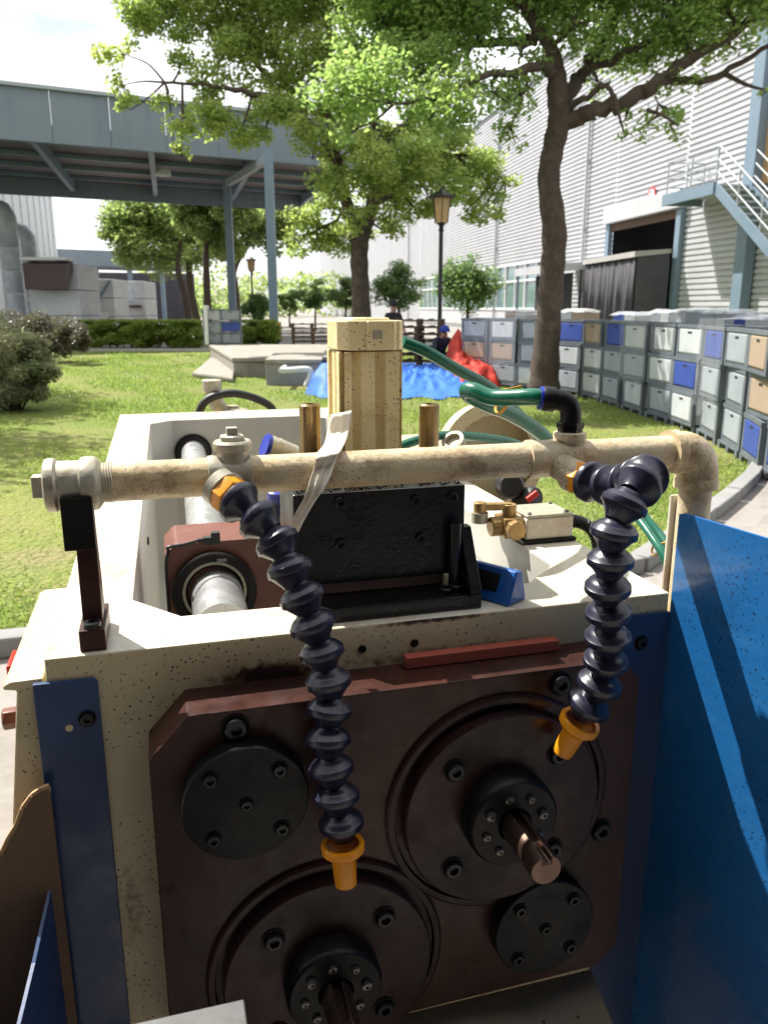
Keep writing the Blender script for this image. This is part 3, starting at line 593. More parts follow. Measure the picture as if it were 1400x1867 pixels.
# sensor with lead on the bearing block
p = tp(384, 990, .0115); mb = MB(); mb.box(p.x-.009, p.x+.008, p.y-.005, p.y+.006, .0105, .020); mb.box(p.x+.001, p.x+.012, p.y-.006, p.y+.004, .0106, .026); mb.cyl((p.x-.016, p.y, .016), (p.x-.009, p.y, .016), .0028, 10); sub(mb, 'sensor', 'rubber', bb, smooth=0, bevel=.0008)
mb = MB(); mb.tube(spline([(p.x-.015, p.y, .016), (p.x-.035, p.y-.006, .0135), (p.x-.052, p.y-.012, .0135), (.111, .297, .002), (.1075, .294, -.012), (.107, .294, -.05), (.107, .294, -.13)], 6), .0021, 8); sub(mb, 'sensor_lead', 'rubber', bb)
# rear wall bore
mb = MB(); mb.lathe([(.047, 0), (.050, .001), (.051, .004), (.044, .0045), (.044, 0)], (SX+.028, 1.5595, SZ-.035), OUT, 40); part(mb, 'bore_ring', 'black_steel')
mb = MB(); mb.lathe([(.0445, .001), (.033, .001)], (SX+.028, 1.5595, SZ-.035), OUT, 40); part(mb, 'bore_shadow_gap', 'rubber')
mb = MB(); p = fr(297, 965, .62); mb.lathe([(.007, 0), (.007, .006), (0, .006)], (.074, .66, -.085), AX, 14); part(mb, 'wall_screw', 'bolt_black')
# cross beam in the well under the block (cream)
mb = MB(); mb.box(.27, .552, .30, .50, -.40, -.06); part(mb, 'well_casting', 'cream_inner', smooth=0, bevel=.004)
# limit switch on the right rail
sw_ = empty('limit_switch', (0, 0, ZT)); sw_.parent = machine; sw_['label'] = 'small cream limit switch box with brass roller head'
zb = .006
P0, P1, P2 = tp(925, 985, zb), tp(1022, 978, zb), tp(1018, 940, zb+.03)
mb = MB(); mb.box(.556, .632, .205, .285, .0006, .0055); sub(mb, 'mounting_plate', 'black_steel', sw_, smooth=0, bevel=.0008)
mb = MB(); mb.box(.560, .628, .208, .270, .0058, .034); sub(mb, 'body', 'cream_top', sw_, smooth=0, bevel=.0025)
mb = MB(); mb.box(.561, .627, .209, .269, .0343, .0385); ld = sub(mb, 'lid', 'galvanised', sw_, smooth=0, bevel=.0012)
for x in (.567, .621):
    for y in (.215, .263): inst('screw', SCR_S, ld, (x, y, .0385), UPV, .0028)
mb = MB(); mb.box(.533, .5595, .214, .250, .008, .034); mb.lathe([(.012, 0), (.013, .002), (.013, .012), (0, .012)], (.545, .214, .021), OUT, 8); mb.lathe([(.013, 0), (.013, .013), (.010, .014), (0, .014)], (.533, .232, .021), (-1, 0, 0), 20); sub(mb, 'switch_head', 'brass', sw_, smooth=0, bevel=.001)
mb = MB(); mb.cyl((.546, .232, .034), (.546, .232, .050), .0095, 18); mb.bar((.548, .232, .047), (.508, .240, .047), .012, .009); mb.cyl((.508, .240, .040), (.508, .240, .053), .0085, 18); sub(mb, 'lever', 'brass', sw_, bevel=.0008)
mb = MB(); mb.cyl((.508, .240, .026), (.508, .240, .0395), .011, 22); sub(mb, 'roller', 'galvanised', sw_)
mb = MB(); pth = spline([(.628, .235, .020), (.650, .232, .018), (.668, .222, .004), (.672, .212, -.03), (.668, .205, -.10)], 12)
mb.tube(pth, [(.0095 if k % 2 else .0078) for k in range(len(pth))], 12); sub(mb, 'conduit', 'rubber', sw_, smooth=0)
# round cream pulley cover behind the pipe
cdx = fr(893, 838, .62); mb = MB(); mb.lathe([(0, .0), (.103, .0), (.102, .002), (.1035, .006), (.1035, .030), (.080, .032)], (cdx.x, .64, cdx.z), (.05, -1, .05), 56); part(mb, 'round_cover', 'cream')
mb = MB(); mb.box(.50, .66, .66, .95, -.10, cdx.z); part(mb, 'gear_housing', 'cream', smooth=0, bevel=.01)
p = fr(928, 885, .50); mb = MB(); mb.lathe([(0, -.02), (.022, -.02), (.022, .02), (.018, .028), (0, .028)], p, (-.3, -1, .2), 24); p2 = fr(962, 908, .48); mb.lathe([(0, -.02), (.019, -.02), (.019, .012), (.015, .020), (0, .020)], p2, (.4, -1, .3), 24); part(mb, 'selector_knob', 'rubber', bevel=.001)
p3 = fr(970, 905, .455); mb = MB(); mb.bar(p3+Vector((-.009, 0, -.006)), p3+Vector((.009, 0, .006)), .006, .010); part(mb, 'knob_marker', 'red_plastic', smooth=0, bevel=.001)
# fittings near the cylinder
p = fr(830, 812, .32); mb = MB(); mb.lathe([(.014, -.02), (.014, .0), (.016, .001), (.016, .005), (.014, .006), (.016, .008), (.016, .012), (.011, .013), (.011, .006), (0, .006)], p, (-.5, -.4, .7), 22); part(mb, 'hose_fitting', 'galvanised')
p = fr(505, 823, .30); mb = MB(); mb.lathe([(.014, -.02), (.0155, .0), (.0165, .004), (.0155, .008), (.0165, .012), (.0150, .020), (0, .02)], p+Vector((.004, 0, 0)), (-.75, -.1, .3), 22); q_ = part(mb, 'hose_fitting', 'galvanised')
mb = MB(); mb.lathe([(.0150, .016), (.0165, .017), (.0165, .022), (.0120, .023), (0, .021)], p+Vector((.004, 0, 0)), (-.75, -.1, .3), 22); sub(mb, 'blue_cap', 'fitting_blue', q_)
p = fr(507, 912, .20); mb = MB(); mb.lathe([(.010, -.016), (.012, -.014), (.012, .012), (.0085, .014), (0, .014)], p, (0, -.2, 1), 20); part(mb, 'air_fitting', 'fitting_blue')
mb = MB(); mb.box(p.x-.004, p.x+.020, p.y-.001, p.y+.018, .0, p.z-.016); part(mb, 'fitting_post', 'cream', smooth=0, bevel=.001)
# green hoses
def hose(name, pts, r, mat='green_hose', n=8, seg=14):
    mb = MB(); mb.tube(spline(pts, n), r, seg); return part(mb, name, mat, smooth=60)
hose('green_hose', [fr(735, 624, .24), fr(775, 640, .24), fr(830, 672, .25), fr(890, 705, .27), fr(935, 745, .30), fr(985, 800, .34), fr(1010, 850, .36)], .0075)
hose('green_hose', [e0+UPV*.023+dirL*.030, e0+UPV*.0235+dirL*.040, fr(900, 725, .075), fr(866, 713, .092), fr(851, 712, .105), fr(858, 722, .114), fr(890, 738, .122), fr(935, 757, .14), fr(985, 790, .17), fr(1020, 830, .2)], .0088)
hose('green_hose', [fr(700, 830, .30), fr(745, 808, .31), fr(800, 795, .33), fr(860, 796, .37), fr(930, 806, .42), fr(990, 830, .46)], .0065)
hose('green_hose', [fr(1120, 900, .30), fr(1158, 940, .26), fr(1185, 975, .22), fr(1212, 1020, .18), fr(1225, 1080, .16)], .0058)
hose('green_hose', [fr(1140, 900, .32), fr(1178, 945, .28), fr(1210, 985, .24), fr(1235, 1030, .20), fr(1250, 1080, .18)], .0058)
for u, v, b in ((915, 733, .080), (1196, 1002, .235)):
    p = fr(u, v, b); rr = .0128 if u < 1000 else .009; mb = MB(); mb.lathe([(rr, -.002), (rr+.001, 0), (rr, .002), (rr-.0015, 0), (rr, -.002)], p, (.9, 0, -.35), 18)
    mb.bar(p+Vector((0, -.004, rr)), p+Vector((.018, -.008, rr+.004)), .0022); part(mb, 'cable_tie', 'tie_orange', smooth=60)
# pipe stub and black hose arc behind the rear wall
p = fr(388, 730, 1.84); mb = MB(); mb.tube(spline([p+Vector((.04, 0, -.12)), p+Vector((.035, 0, -.05)), p+Vector((.01, 0, -.005)), p+Vector((0, 0, .04))], 5), .024, 20); mb.lathe([(.024, 0), (.030, .001), (.030, .032), (.026, .034), (0, .034)], p+Vector((0, 0, .03)), UPV, 22); part(mb, 'hydraulic_pipe', 'galvanised')
hose('black_hose', [fr(362, 775, 1.80), fr(366, 745, 1.80), fr(385, 725, 1.80), fr(425, 717, 1.80), fr(470, 728, 1.80), fr(498, 748, 1.80), fr(505, 790, 1.80)], .0125, 'rubber')
p = fr(425, 745, 1.84); mb = MB(); mb.lathe([(0, 0), (.050, 0), (.052, .004), (.042, .010), (.018, .014), (.018, .022), (0, .022)], p+Vector((0, 0, -.012)), UPV, 24); part(mb, 'filler_cap', 'galvanised')

# ------------------------------------------------------------------ loose things on and round the machine
def wp(v): return MO+MR*v[0]+MD*v[1]+UPV*v[2]
bar = empty('sharpening_stone', wp((.329, -.010, -.0448)), MA+R_(0)); tag(bar, 'orange-red square stone stick lying on the brown plate edge', 'stone stick')
v0, v1 = Vector((.326, -.0095, 0)), Vector((.492, -.0105, 0)); mb = MB(); mb.box(0, .165, -.006, .006, .0006, .0122); o = mb.build('stick', 'red_stone', bar, 0, .0008)
ga = tp(905, 1100, 0); gr = empty('digital_gauge', wp((.443, .040, 0)), MA+R_(-58)); tag(gr, 'small blue wedge-shaped digital gauge beside the black block', 'gauge')
mb = MB(); mb.prism([(-.017, .0006), (.017, .0006), (.009, .033), (-.003, .036)], lambda x, y, d: (d, x, y), -.030, .030); o = mb.build('case', 'gauge_blue', gr, 0, .002)
mb = MB(); f0, f1 = Vector((0, -.017, .0006)), Vector((0, -.003, .036)); nn = Vector((0, -(.0354), .014)).normalized()
q = [f0.lerp(f1, .30)+Vector((x, 0, 0))+nn*.0004 for x in (-.020, .012)]+[f0.lerp(f1, .82)+Vector((x, 0, 0))+nn*.0004 for x in (.012, -.020)]
mb.hexa([p-nn*.001 for p in q], q); mb.build('display', 'screen', gr, 0)
# rag strip hanging over the pipe
rp = [(622, 752, .175), (612, 800, .150), (600, 822, .020), (590, 850, .0125), (575, 890, .004), (552, 930, .012), (538, 965, .02), (533, 985, .03)]
wdt = [.013, .014, .0125, .0115, .010, .008, .006, .003]
cl = spline([wp(fr(*q)) for q in rp], 8); wl = [float(np.interp(k/8, range(len(wdt)), wdt)) for k in range(len(cl))]
mb = MB(); vs = []; m_ = 9
for k, (p, w_) in enumerate(zip(cl, wl)):
    for j in range(m_):
        t = j/(m_-1)-.5; rip = .0011*math.sin(t*14+k*.09)+.0005*math.sin(t*37+k*.21)
        vs.append(p+MR*(t*2*w_*(1+.04*math.sin(k*.5)))*.9-MD*(rip+.002)+UPV*(.004*t))
mb.add(vs, [(k*m_+j, k*m_+j+1, (k+1)*m_+j+1, (k+1)*m_+j) for k in range(len(cl)-1) for j in range(m_-1)])
o = mb.build('rag_strip', 'rag', None, 60); tag(o, 'long off-white rag strip draped over the coolant pipe', 'rag')
sl = o.modifiers.new('thick', 'SOLIDIFY'); sl.thickness = .0005
# cardboard box
cbx = empty('cardboard_box', wp((-.20, -.15, -1.15)), MA); tag(cbx, 'torn brown cardboard box standing left of the blue guard', 'box')
def cl_(v): return Vector((v[0]+.20, v[1]+.15, v[2]+1.15))
ed = [fr(u, v, -.012) for u, v in ((92, 1432), (76, 1438), (62, 1448), (46, 1470), (34, 1502), (20, 1524), (8, 1550), (-6, 1566), (-60, 1590), (-140, 1600))]
top_ = [(p.x, p.z) for p in ed]; base = [(top_[-1][0], -1.10), (top_[0][0], -1.10)]
mb = MB(); mb.prism(top_+base, lambda x, y, d: cl_((x, d, y)), -.012, -.018); o = mb.build('torn_panel', 'cardboard', cbx, 0)
mb = MB()
for (xa, za), (xb, zb_) in zip(top_, top_[1:]): mb.bar(cl_((xa, -.015, za)), cl_((xb, -.015, zb_)), .0066, .004, up=(0, 1, 0))
mb.build('corrugated_edge', 'cardboard_edge', cbx, 0)
x_l, x_r = top_[-1][0], top_[0][0]
mb = MB(); mb.box(*[cl_((x_l-.005, 0, 0)).x, cl_((x_l, 0, 0)).x], cl_((0, -.40, 0)).y, cl_((0, -.019, 0)).y, .05, .85); mb.build('side_panel', 'cardboard', cbx, 0)
mb = MB(); mb.box(cl_((x_l, 0, 0)).x, cl_((x_r-.06, 0, 0)).x, cl_((0, -.40, 0)).y, cl_((0, -.395, 0)).y, .05, .62); mb.build('near_panel', 'cardboard', cbx, 0)
mb = MB(); mb.box(cl_((x_l, 0, 0)).x, cl_((x_r, 0, 0)).x, cl_((0, -.395, 0)).y, cl_((0, -.02, 0)).y, .03, .048); mb.build('bottom_panel', 'cardboard', cbx, 0)

# ------------------------------------------------------------------ trees
def limb_mesh(paths):
    mb = MB()
    for P, r in paths: mb.tube(P, r, 9 if max(r) > .05 else 5)
    return mb
def tree(label, Y, trunk, limbs, clumps, nleaf, size, leafmat, group=None, sub_n=9, twigs=True, seed=1, name='tree', squash=.85):
    rnd = random.Random(seed); base = at(trunk[0][0], trunk[0][1], Y); base.z = 0
    root = empty(name, (base.x, base.y, 0)); tag(root, label, 'tree', group)
    def w_(u, v, dY): return at(u, v, Y+dY)-Vector((base.x, base.y, 0))
    P = spline([w_(u, v, 0) if k else Vector((0, 0, -.05)) for k, (u, v, r) in enumerate(trunk)], 6); rr = [r for _, _, r in trunk]
    R = [float(np.interp(k/6, range(len(rr)), rr)) for k in range(len(P))]
    mb = MB(); mb.tube(P, [r*(1+.05*math.sin(i*1.7)) for i, r in enumerate(R)], 14); mb.build('trunk', 'bark', root, 60)
    ends = [(p, r) for p, r in zip(P[len(P)//2:], R[len(P)//2:])]
    for L_ in limbs:
        pts = [w_(u, v, dy) for u, v, dy, r in L_]; P2 = spline(pts, 5); r2 = [float(np.interp(k/5, range(len(L_)), [q[3] for q in L_])) for k in range(len(P2))]
        P2 = [p+Vector((rnd.gauss(0, 1), rnd.gauss(0, 1), rnd.gauss(0, 1)))*(.35*r if 0 < k else 0) for k, (p, r) in enumerate(zip(P2, r2))]
        mb = MB(); mb.tube(P2, r2, 10); mb.build('limb', 'bark', root, 60); ends += list(zip(P2, r2))
    cen, spr, tw = [], [], MB()
    for c in clumps:
        u, v, dy, rp = c[:4]; C = w_(u, v, dy); Rw = rp*Y/F_PX
        near = min(ends, key=lambda e_: (e_[0]-C).length+.0*e_[1]); s0 = near[0]; mid = s0.lerp(C, .55)+Vector((rnd.gauss(0, .12), rnd.gauss(0, .12), rnd.gauss(0, .1)))*Rw
        if twigs: r0 = min(.045, near[1]*.7+.008); tw.tube(spline([s0, mid, C], 4), [r0*(1-.08*i) for i in range(9)], 5)
        for k in range(max(3, int(sub_n*(rp/70)**1.6))):
            d = Vector((rnd.gauss(0, 1), rnd.gauss(0, 1), rnd.gauss(0, 1))).normalized()*Rw*.86*(rnd.random()**.45); d.z *= squash; q = C+d
            cen.append(q); g_ = Rw*rnd.uniform(.38, .68); spr.append((g_, g_, g_*.66))
            if twigs: tw.tube([C.lerp(q, .05), C.lerp(q, .5)+Vector((rnd.gauss(0, .05), 0, rnd.gauss(0, .05)))*Rw, q], [.012, .008, .004], 4)
    wts = np.array([s_[0] for s_ in spr])**2; cnt = np.maximum(4, (nleaf*wts/wts.sum()).astype(int))
    if twigs and tw.v: o = tw.build('twigs', 'bark', root, 0); o['kind'] = 'stuff'
    obj('crown', leaves_mesh('crown', cen, spr, cnt, size, leafmat), root)
    return root
# big camphor tree on the right
tree('tall leafy tree with thick brown trunk standing in front of the stacked crates', 13.4,
     [(990, 715, .31), (992, 690, .245), (998, 600, .205), (1006, 500, .192), (1010, 420, .195), (1000, 330, .170), (1008, 270, .168), (1020, 215, .18), (1016, 165, .165), (1014, 130, .13), (1000, 80, .10), (960, 20, .08), (930, -60, .06)],
     [[(1028, 222, 0, .13), (1080, 200, -.2, .12), (1140, 183, -.4, .11), (1200, 150, -.6, .10), (1265, 105, -.8, .08), (1340, 60, -1, .06), (1440, 0, -1.2, .04)],
      [(1022, 205, 0, .12), (1045, 165, .2, .11), (1068, 125, .4, .09), (1095, 85, .5, .075), (1118, 40, .6, .06), (1130, -60, .8, .05)],
      [(1060, 135, .3, .07), (1110, 110, .1, .06), (1165, 85, -.2, .05), (1230, 60, -.4, .03)],
      [(1215, 145, -.6, .06), (1290, 148, -.7, .05), (1340, 120, -.7, .04), (1420, 70, -.7, .03)],
      [(1034, 195, 0, .06), (1070, 175, -.3, .045), (1100, 155, -.5, .04), (1120, 175, -.7, .03)],
      [(1015, 140, 0, .09), (985, 118, -.3, .075), (940, 130, -.6, .06), (880, 140, -.9, .045), (800, 175, -1.2, .03), (720, 190, -1.4, .02)],
      [(985, 60, 0, .08), (940, 78, .3, .07), (860, 82, .5, .06), (790, 72, .7, .045), (700, 78, .8, .03)],
      [(965, 25, 0, .08), (945, 0, 0, .07), (935, -40, .2, .06)],
      [(1180, 200, -.5, .03), (1215, 215, -.8, .022), (1235, 230, -1, .015)]],
     [(640, 90, .8, 70), (690, 170, -1.2, 75), (690, 40, .8, 90), (770, 130, 0, 85), (770, 20, .6, 90), (830, 200, -1.0, 70), (850, 90, .4, 80), (900, 170, -.7, 65), (880, 20, .2, 80), (930, 230, -.3, 45),
      (950, 100, 0, 55), (960, 165, -.4, 42), (780, 220, -1.2, 55), (620, 170, -1.2, 55), (650, 235, -1.3, 40),
      (1050, 40, -.4, 70), (1130, 70, .4, 70), (1010, 10, .3, 70), (1120, -20, .4, 80), (1210, 20, -.5, 85), (1180, 110, -.3, 55), (1250, 70, -.8, 60), (1320, 20, -1, 70), (1390, -20, -1, 70), (1330, 85, -.8, 35), (1090, 150, .5, 40),
      (1200, 190, -.6, 42), (1165, 235, -.8, 28), (1225, 235, -.9, 30), (1140, 250, -.8, 14), (1250, 150, -.7, 40), (1140, 215, -.5, 22), (1398, 165, -1.3, 18),
      (700, -80, .4, 110), (850, -90, 0, 120), (1000, -90, 0, 120), (1150, -120, 0, 130), (1300, -90, -.5, 120), (1430, -80, -1, 110), (900, -230, 0, 150), (1100, -260, 0, 160), (1280, -230, 0, 140)],
     112000, .105, 'leaf_green', seed=3, sub_n=12)
# tree behind the cylinder
tree('broad leafy tree with dark trunk rising behind the cream cylinder', 21.5,
     [(662, 658, .33), (660, 600, .26), (657, 520, .235), (655, 460, .23), (662, 420, .22), (680, 370, .18), (690, 300, .14), (680, 200, .11), (640, 80, .08), (610, -40, .06)],
     [[(656, 440, 0, .15), (635, 375, -.3, .15), (610, 300, -.6, .14), (590, 250, -.8, .12), (545, 210, -1, .10), (500, 180, -1.2, .085), (430, 165, -1.5, .06), (380, 155, -1.7, .04), (300, 150, -1.8, .03)],
      [(520, 192, -1.1, .07), (480, 130, -.8, .06), (440, 80, -.6, .05), (400, 30, -.4, .04), (340, 15, -.2, .025)],
      [(450, 85, -.6, .04), (446, 40, -.6, .035), (430, -10, -.6, .03)],
      [(600, 270, -.7, .09), (600, 160, -.4, .08), (598, 40, 0, .07), (592, -40, .2, .05)],
      [(682, 370, 0, .12), (740, 320, .3, .09), (800, 290, .5, .07), (870, 290, .6, .05), (920, 330, .6, .03)],
      [(660, 425, 0, .1), (600, 410, .4, .06), (570, 425, .6, .04)],
      [(690, 290, .0, .1), (740, 220, .4, .08), (800, 160, .6, .06)]],
     [(560, 370, .2, 42), (600, 440, .2, 42), (545, 440, .5, 36), (850, 385, .2, 40), (900, 375, .3, 32), (760, 385, 0, 40), (700, 420, .4, 28), (620, 330, -1.3, 50), (690, 300, -1.6, 60), (570, 290, -1.4, 34), (700, 400, -1.0, 36), (640, 390, -1.2, 40), (760, 300, -1.2, 60), (820, 350, -.6, 50), (870, 395, .3, 26), (640, 270, -1.8, 45), (530, 200, -1.8, 40), (590, 240, -1.9, 36), (225, 155, -1.8, 36), (230, 100, -1.6, 40), (250, 40, -1.2, 52), (240, 200, -1.9, 26), (300, 20, -.8, 60), (330, 90, -1.0, 42), (370, 150, -1.6, 44), (300, 180, -1.8, 28), (400, 40, -.5, 65), (340, 235, -1.8, 38), (315, 270, -1.9, 26), (330, 285, -1.9, 16),
      (390, 205, -1.7, 48), (440, 235, -1.6, 45), (430, 110, -.8, 52), (480, 60, -.5, 60), (490, 200, -1.3, 50), (510, 130, -.8, 55), (540, 245, -1, 38), (560, 70, -.3, 60), (570, 170, -.6, 55), (480, 255, -1.2, 28),
      (620, 120, 0, 60), (640, 210, -.2, 60), (620, 280, -.5, 42), (690, 250, .3, 62), (660, 330, -.2, 40), (740, 320, .4, 62), (790, 270, .5, 60), (760, 220, .5, 50), (830, 310, .6, 60), (880, 290, .6, 48), (890, 350, .6, 38), (920, 320, .6, 30),
      (840, 370, .6, 36), (780, 370, .5, 38), (720, 385, .3, 34), (600, 430, .5, 40), (570, 400, .5, 40), (620, 380, .3, 42), (585, 460, .5, 24), (640, 440, .4, 24), (545, 430, .6, 26), (910, 385, .6, 20), (700, 350, .2, 40),
      (280, -40, -.6, 70), (400, -50, 0, 90), (520, -40, 0, 90), (640, -30, .3, 90), (760, 0, .3, 80), (460, -150, 0, 120), (620, -150, 0, 120), (330, -130, -.5, 80)],
     145000, .13, 'leaf_yellow', seed=5, sub_n=12)
# group of trees under the canopy, far
far = [(340, 600, 58, 'far tree with slanting trunk left of the canopy posts', [(345, 592, .3), (338, 540, .24), (325, 490, .2), (330, 440, .15)], [(230, 400, 0, 50), (190, 385, 0, 28), (270, 440, 0, 46), (230, 460, 0, 34), (300, 400, 0, 50), (320, 470, 0, 34), (260, 380, 0, 42), (200, 420, 0, 30)]),
       (370, 600, 64, 'far tree with dark straight trunk in the middle of the row', [(362, 590, .32), (350, 540, .28), (345, 480, .22), (350, 420, .16)], [(350, 400, 0, 55), (380, 450, 0, 42), (330, 440, 1, 46), (390, 395, 1, 42), (310, 480, 0, 26)]),
       (382, 600, 50, 'far tree with forked trunk just left of the canopy posts', [(380, 600, .26), (378, 540, .23), (376, 470, .18), (378, 420, .12)], [(385, 385, 0, 45), (400, 430, 0, 34), (350, 385, 0, 40), (420, 395, 0, 30)]),
       (440, 600, 56, 'far tree with wide fork between the two canopy posts', [(432, 592, .34), (428, 530, .3), (425, 490, .28), (455, 440, .18), (480, 400, .13)], [(450, 400, 0, 46), (480, 420, 0, 40), (410, 440, 0, 30), (440, 370, 0, 40), (500, 390, 0, 40), (520, 440, 0, 26)])]
for u, v, Y, lb, tr, cl in far:
    cl = [(a_, b_, d_, r_*1.4) for a_, b_, d_, r_ in cl]
    tree(lb, Y, tr, [], cl, 15000, .32, 'leaf_far', 'trees beyond the canopy', 10, True, seed=u, squash=.8)
# small clipped trees along the building
for k, (u, v, r, Y, lb) in enumerate([(528, 543, 20, 62, 'smallest clipped round tree, leftmost in the row before the building'), (575, 538, 26, 52, 'second clipped round tree from the left in front of the building'), (630, 535, 26, 46, 'clipped round tree just left of the dark trunk behind the cylinder'),
                                      (727, 522, 40, 36, 'clipped round tree right of the dark trunk, before the pale wall'), (852, 517, 48, 29, 'largest clipped round tree, right of the street lamp by the windows')]):
    hb_ = 560+1.45*F_PX/Y
    r *= 1.22
    tree(lb, Y, [(u, hb_, .07), (u, (hb_+v)/2, .06), (u+1, v+r*.5, .05), (u, v, .03)], [], [(u, v, 0, r*.85), (u-r*.55, v+r*.1, 0, r*.6), (u+r*.55, v+r*.1, 0, r*.6), (u, v-r*.5, 0, r*.6), (u+r*.2, v+r*.45, 0, r*.55), (u-r*.3, v+r*.45, 0, r*.5)], 7000, .13, 'leaf_dark', 'clipped trees along the building', 26, True, seed=k+40, name='clipped_tree', squash=.9)
# tree out of view on the left: its shade lies on the lawn
def off_tree(label, x, y, z, r, n, seed):
    root = empty('tree', (x, y, 0)); tag(root, label, 'tree', 'trees left of the lawn'); rr = random.Random(seed)
    mb = MB(); mb.tube(spline([(0, 0, -.05), (.05, 0, z*.4), (-.05, .05, z*.75), (0, 0, z+.4*r)], 5), [.24-.012*k for k in range(16)], 12); mb.build('trunk', 'bark', root, 60)
    cen = []
    for k in range(46):
        d = Vector((rr.gauss(0, 1), rr.gauss(0, 1), rr.gauss(0, 1))).normalized()*r*.85*rr.random()**.4; d.z *= .7; cen.append(Vector((0, 0, z))+d)
    mb = MB()
    for c in cen[::2]: mb.tube([(0, 0, z*.6), Vector((0, 0, z*.75)).lerp(c, .5), c], [.06, .035, .01], 5)
    mb.build('branches', 'bark', root, 0)['kind'] = 'stuff'
    obj('crown', leaves_mesh('crown', cen, [(r*.34, r*.34, r*.24)]*len(cen), n, .15, 'leaf_green'), root)
off_tree('leafy tree left of the rounded shrub, out of the picture', -9.7, 14.2, 5.4, 2.7, 14000, 77)
off_tree('leafy tree at the near left side of the lawn, out of the picture', -8.5, 10, 5.2, 2.4, 11000, 78)
off_tree('leafy tree behind the left shrubs, out of the picture', -16.5, 24, 6.2, 3.2, 14000, 79)
# shrubs and hedges
def shrub(name, label, cs, n, size, mat, cat='shrub', stems=True, group=None):
    c0 = sum((c for c, _ in cs), Vector())/len(cs); root = empty(name, (c0.x, c0.y, 0)); tag(root, label, cat, group); off = Vector((c0.x, c0.y, 0))
    cen, spr = [], []
    for c, r in cs:
        for k in range(22):
            d = Vector((random.gauss(0, 1), random.gauss(0, 1), random.gauss(0, 1))).normalized()*random.random()**.33
            q = c-off+Vector((d.x*r[0], d.y*r[1], d.z*r[2])); q.z = max(q.z, .05); cen.append(q); spr.append([max(.06, x*.42) for x in r])
    obj('foliage', leaves_mesh('foliage', cen, spr, n, size, mat, .3), root)
    if stems:
        mb = MB()
        for q in cen[::5]: mb.tube([(q.x*.15, q.y*.15, 0), (q.x*.5, q.y*.5, q.z*.6), tuple(q)], [.02, .014, .006], 4)
        mb.build('stems', 'bark', root, 0)['kind'] = 'stuff'
def W(u, v, Y): return at(u, v, Y)
shrub('shrub', 'rounded grey-green shrub with pale pink tips at the left edge of the lawn', [(W(20, 660, 11.5), (.55, .6, .42)), (W(-40, 640, 11.8), (.6, .6, .5)), (W(60, 690, 11.4), (.32, .4, .28)), (W(0, 715, 11.4), (.5, .5, .2)), (W(60, 640, 11.6), (.2, .3, .18))], 26000, .05, 'leaf_shrub')
shrub('shrub', 'dark purple-brown shrub behind the rounded shrub, before the duct units', [(W(100, 610, 22), (.75, .7, .5)), (W(60, 605, 22), (.7, .7, .5)), (W(130, 620, 21), (.4, .5, .4)), (W(20, 600, 23), (.7, .6, .5))], 12000, .09, 'leaf_purple')
def hedge(label, u0, u1, vt, vb, Y, mat, n, size, deep=1.0):
    a, b = W(u0, vb, Y), W(u1, vb, Y); zt2 = W(u0, vt, Y).z; root = empty('hedge', ((a.x+b.x)/2, Y, 0)); tag(root, label, 'hedge'); L_ = b.x-a.x
    cen, spr = [], []
    for k in range(int(L_*34)):
        cen.append((random.uniform(-L_/2, L_/2), random.uniform(0, deep), random.uniform(.12, zt2-.14))); spr.append((.30, .22, .18))
    top = [(random.uniform(-L_/2, L_/2), random.uniform(0, deep), zt2-.06) for k in range(int(L_*12))]
    obj('foliage', leaves_mesh('foliage', cen, spr, n, size, mat, .2), root)
    obj('new_growth', leaves_mesh('new_growth', top, [(.2, .15, .06)]*len(top), n//4, size, 'leaf_yellow', .2), root)
    mb = MB()
    for k in range(int(L_*2.5)): x = random.uniform(-L_/2, L_/2); mb.tube([(x, deep/2, 0), (x+.05, deep/2, zt2*.7)], [.02, .01], 4)
    mb.build('stems', 'bark', root, 0)['kind'] = 'stuff'
hedge('long clipped green hedge with bright yellow-green top left of the canopy posts', 150, 362, 583, 632, 29.5, 'leaf_hedge', 30000, .10)
hedge('short clipped hedge behind the crates between the canopy posts', 438, 500, 583, 628, 31.5, 'leaf_hedge', 9000, .10)
shrub('shrub', 'dark rounded shrub above the short hedge between the canopy posts', [(W(463, 562, 36), (.6, .6, .5)), (W(475, 560, 36), (.4, .5, .5))], 5000, .12, 'leaf_dark')
# far tree belt closing the view
cen = [(rng.uniform(-110, 60), rng.uniform(120, 150), rng.uniform(.5, 5.5)*(1+.3*math.sin(k*.37))) for k in range(520)]
o = obj('far_trees', leaves_mesh('far_trees', cen, [(2.2, 2, 1.2)]*len(cen), 26000, .9, 'leaf_far')); tag(o, 'pale mass of far trees along the horizon', 'trees', kind='stuff')

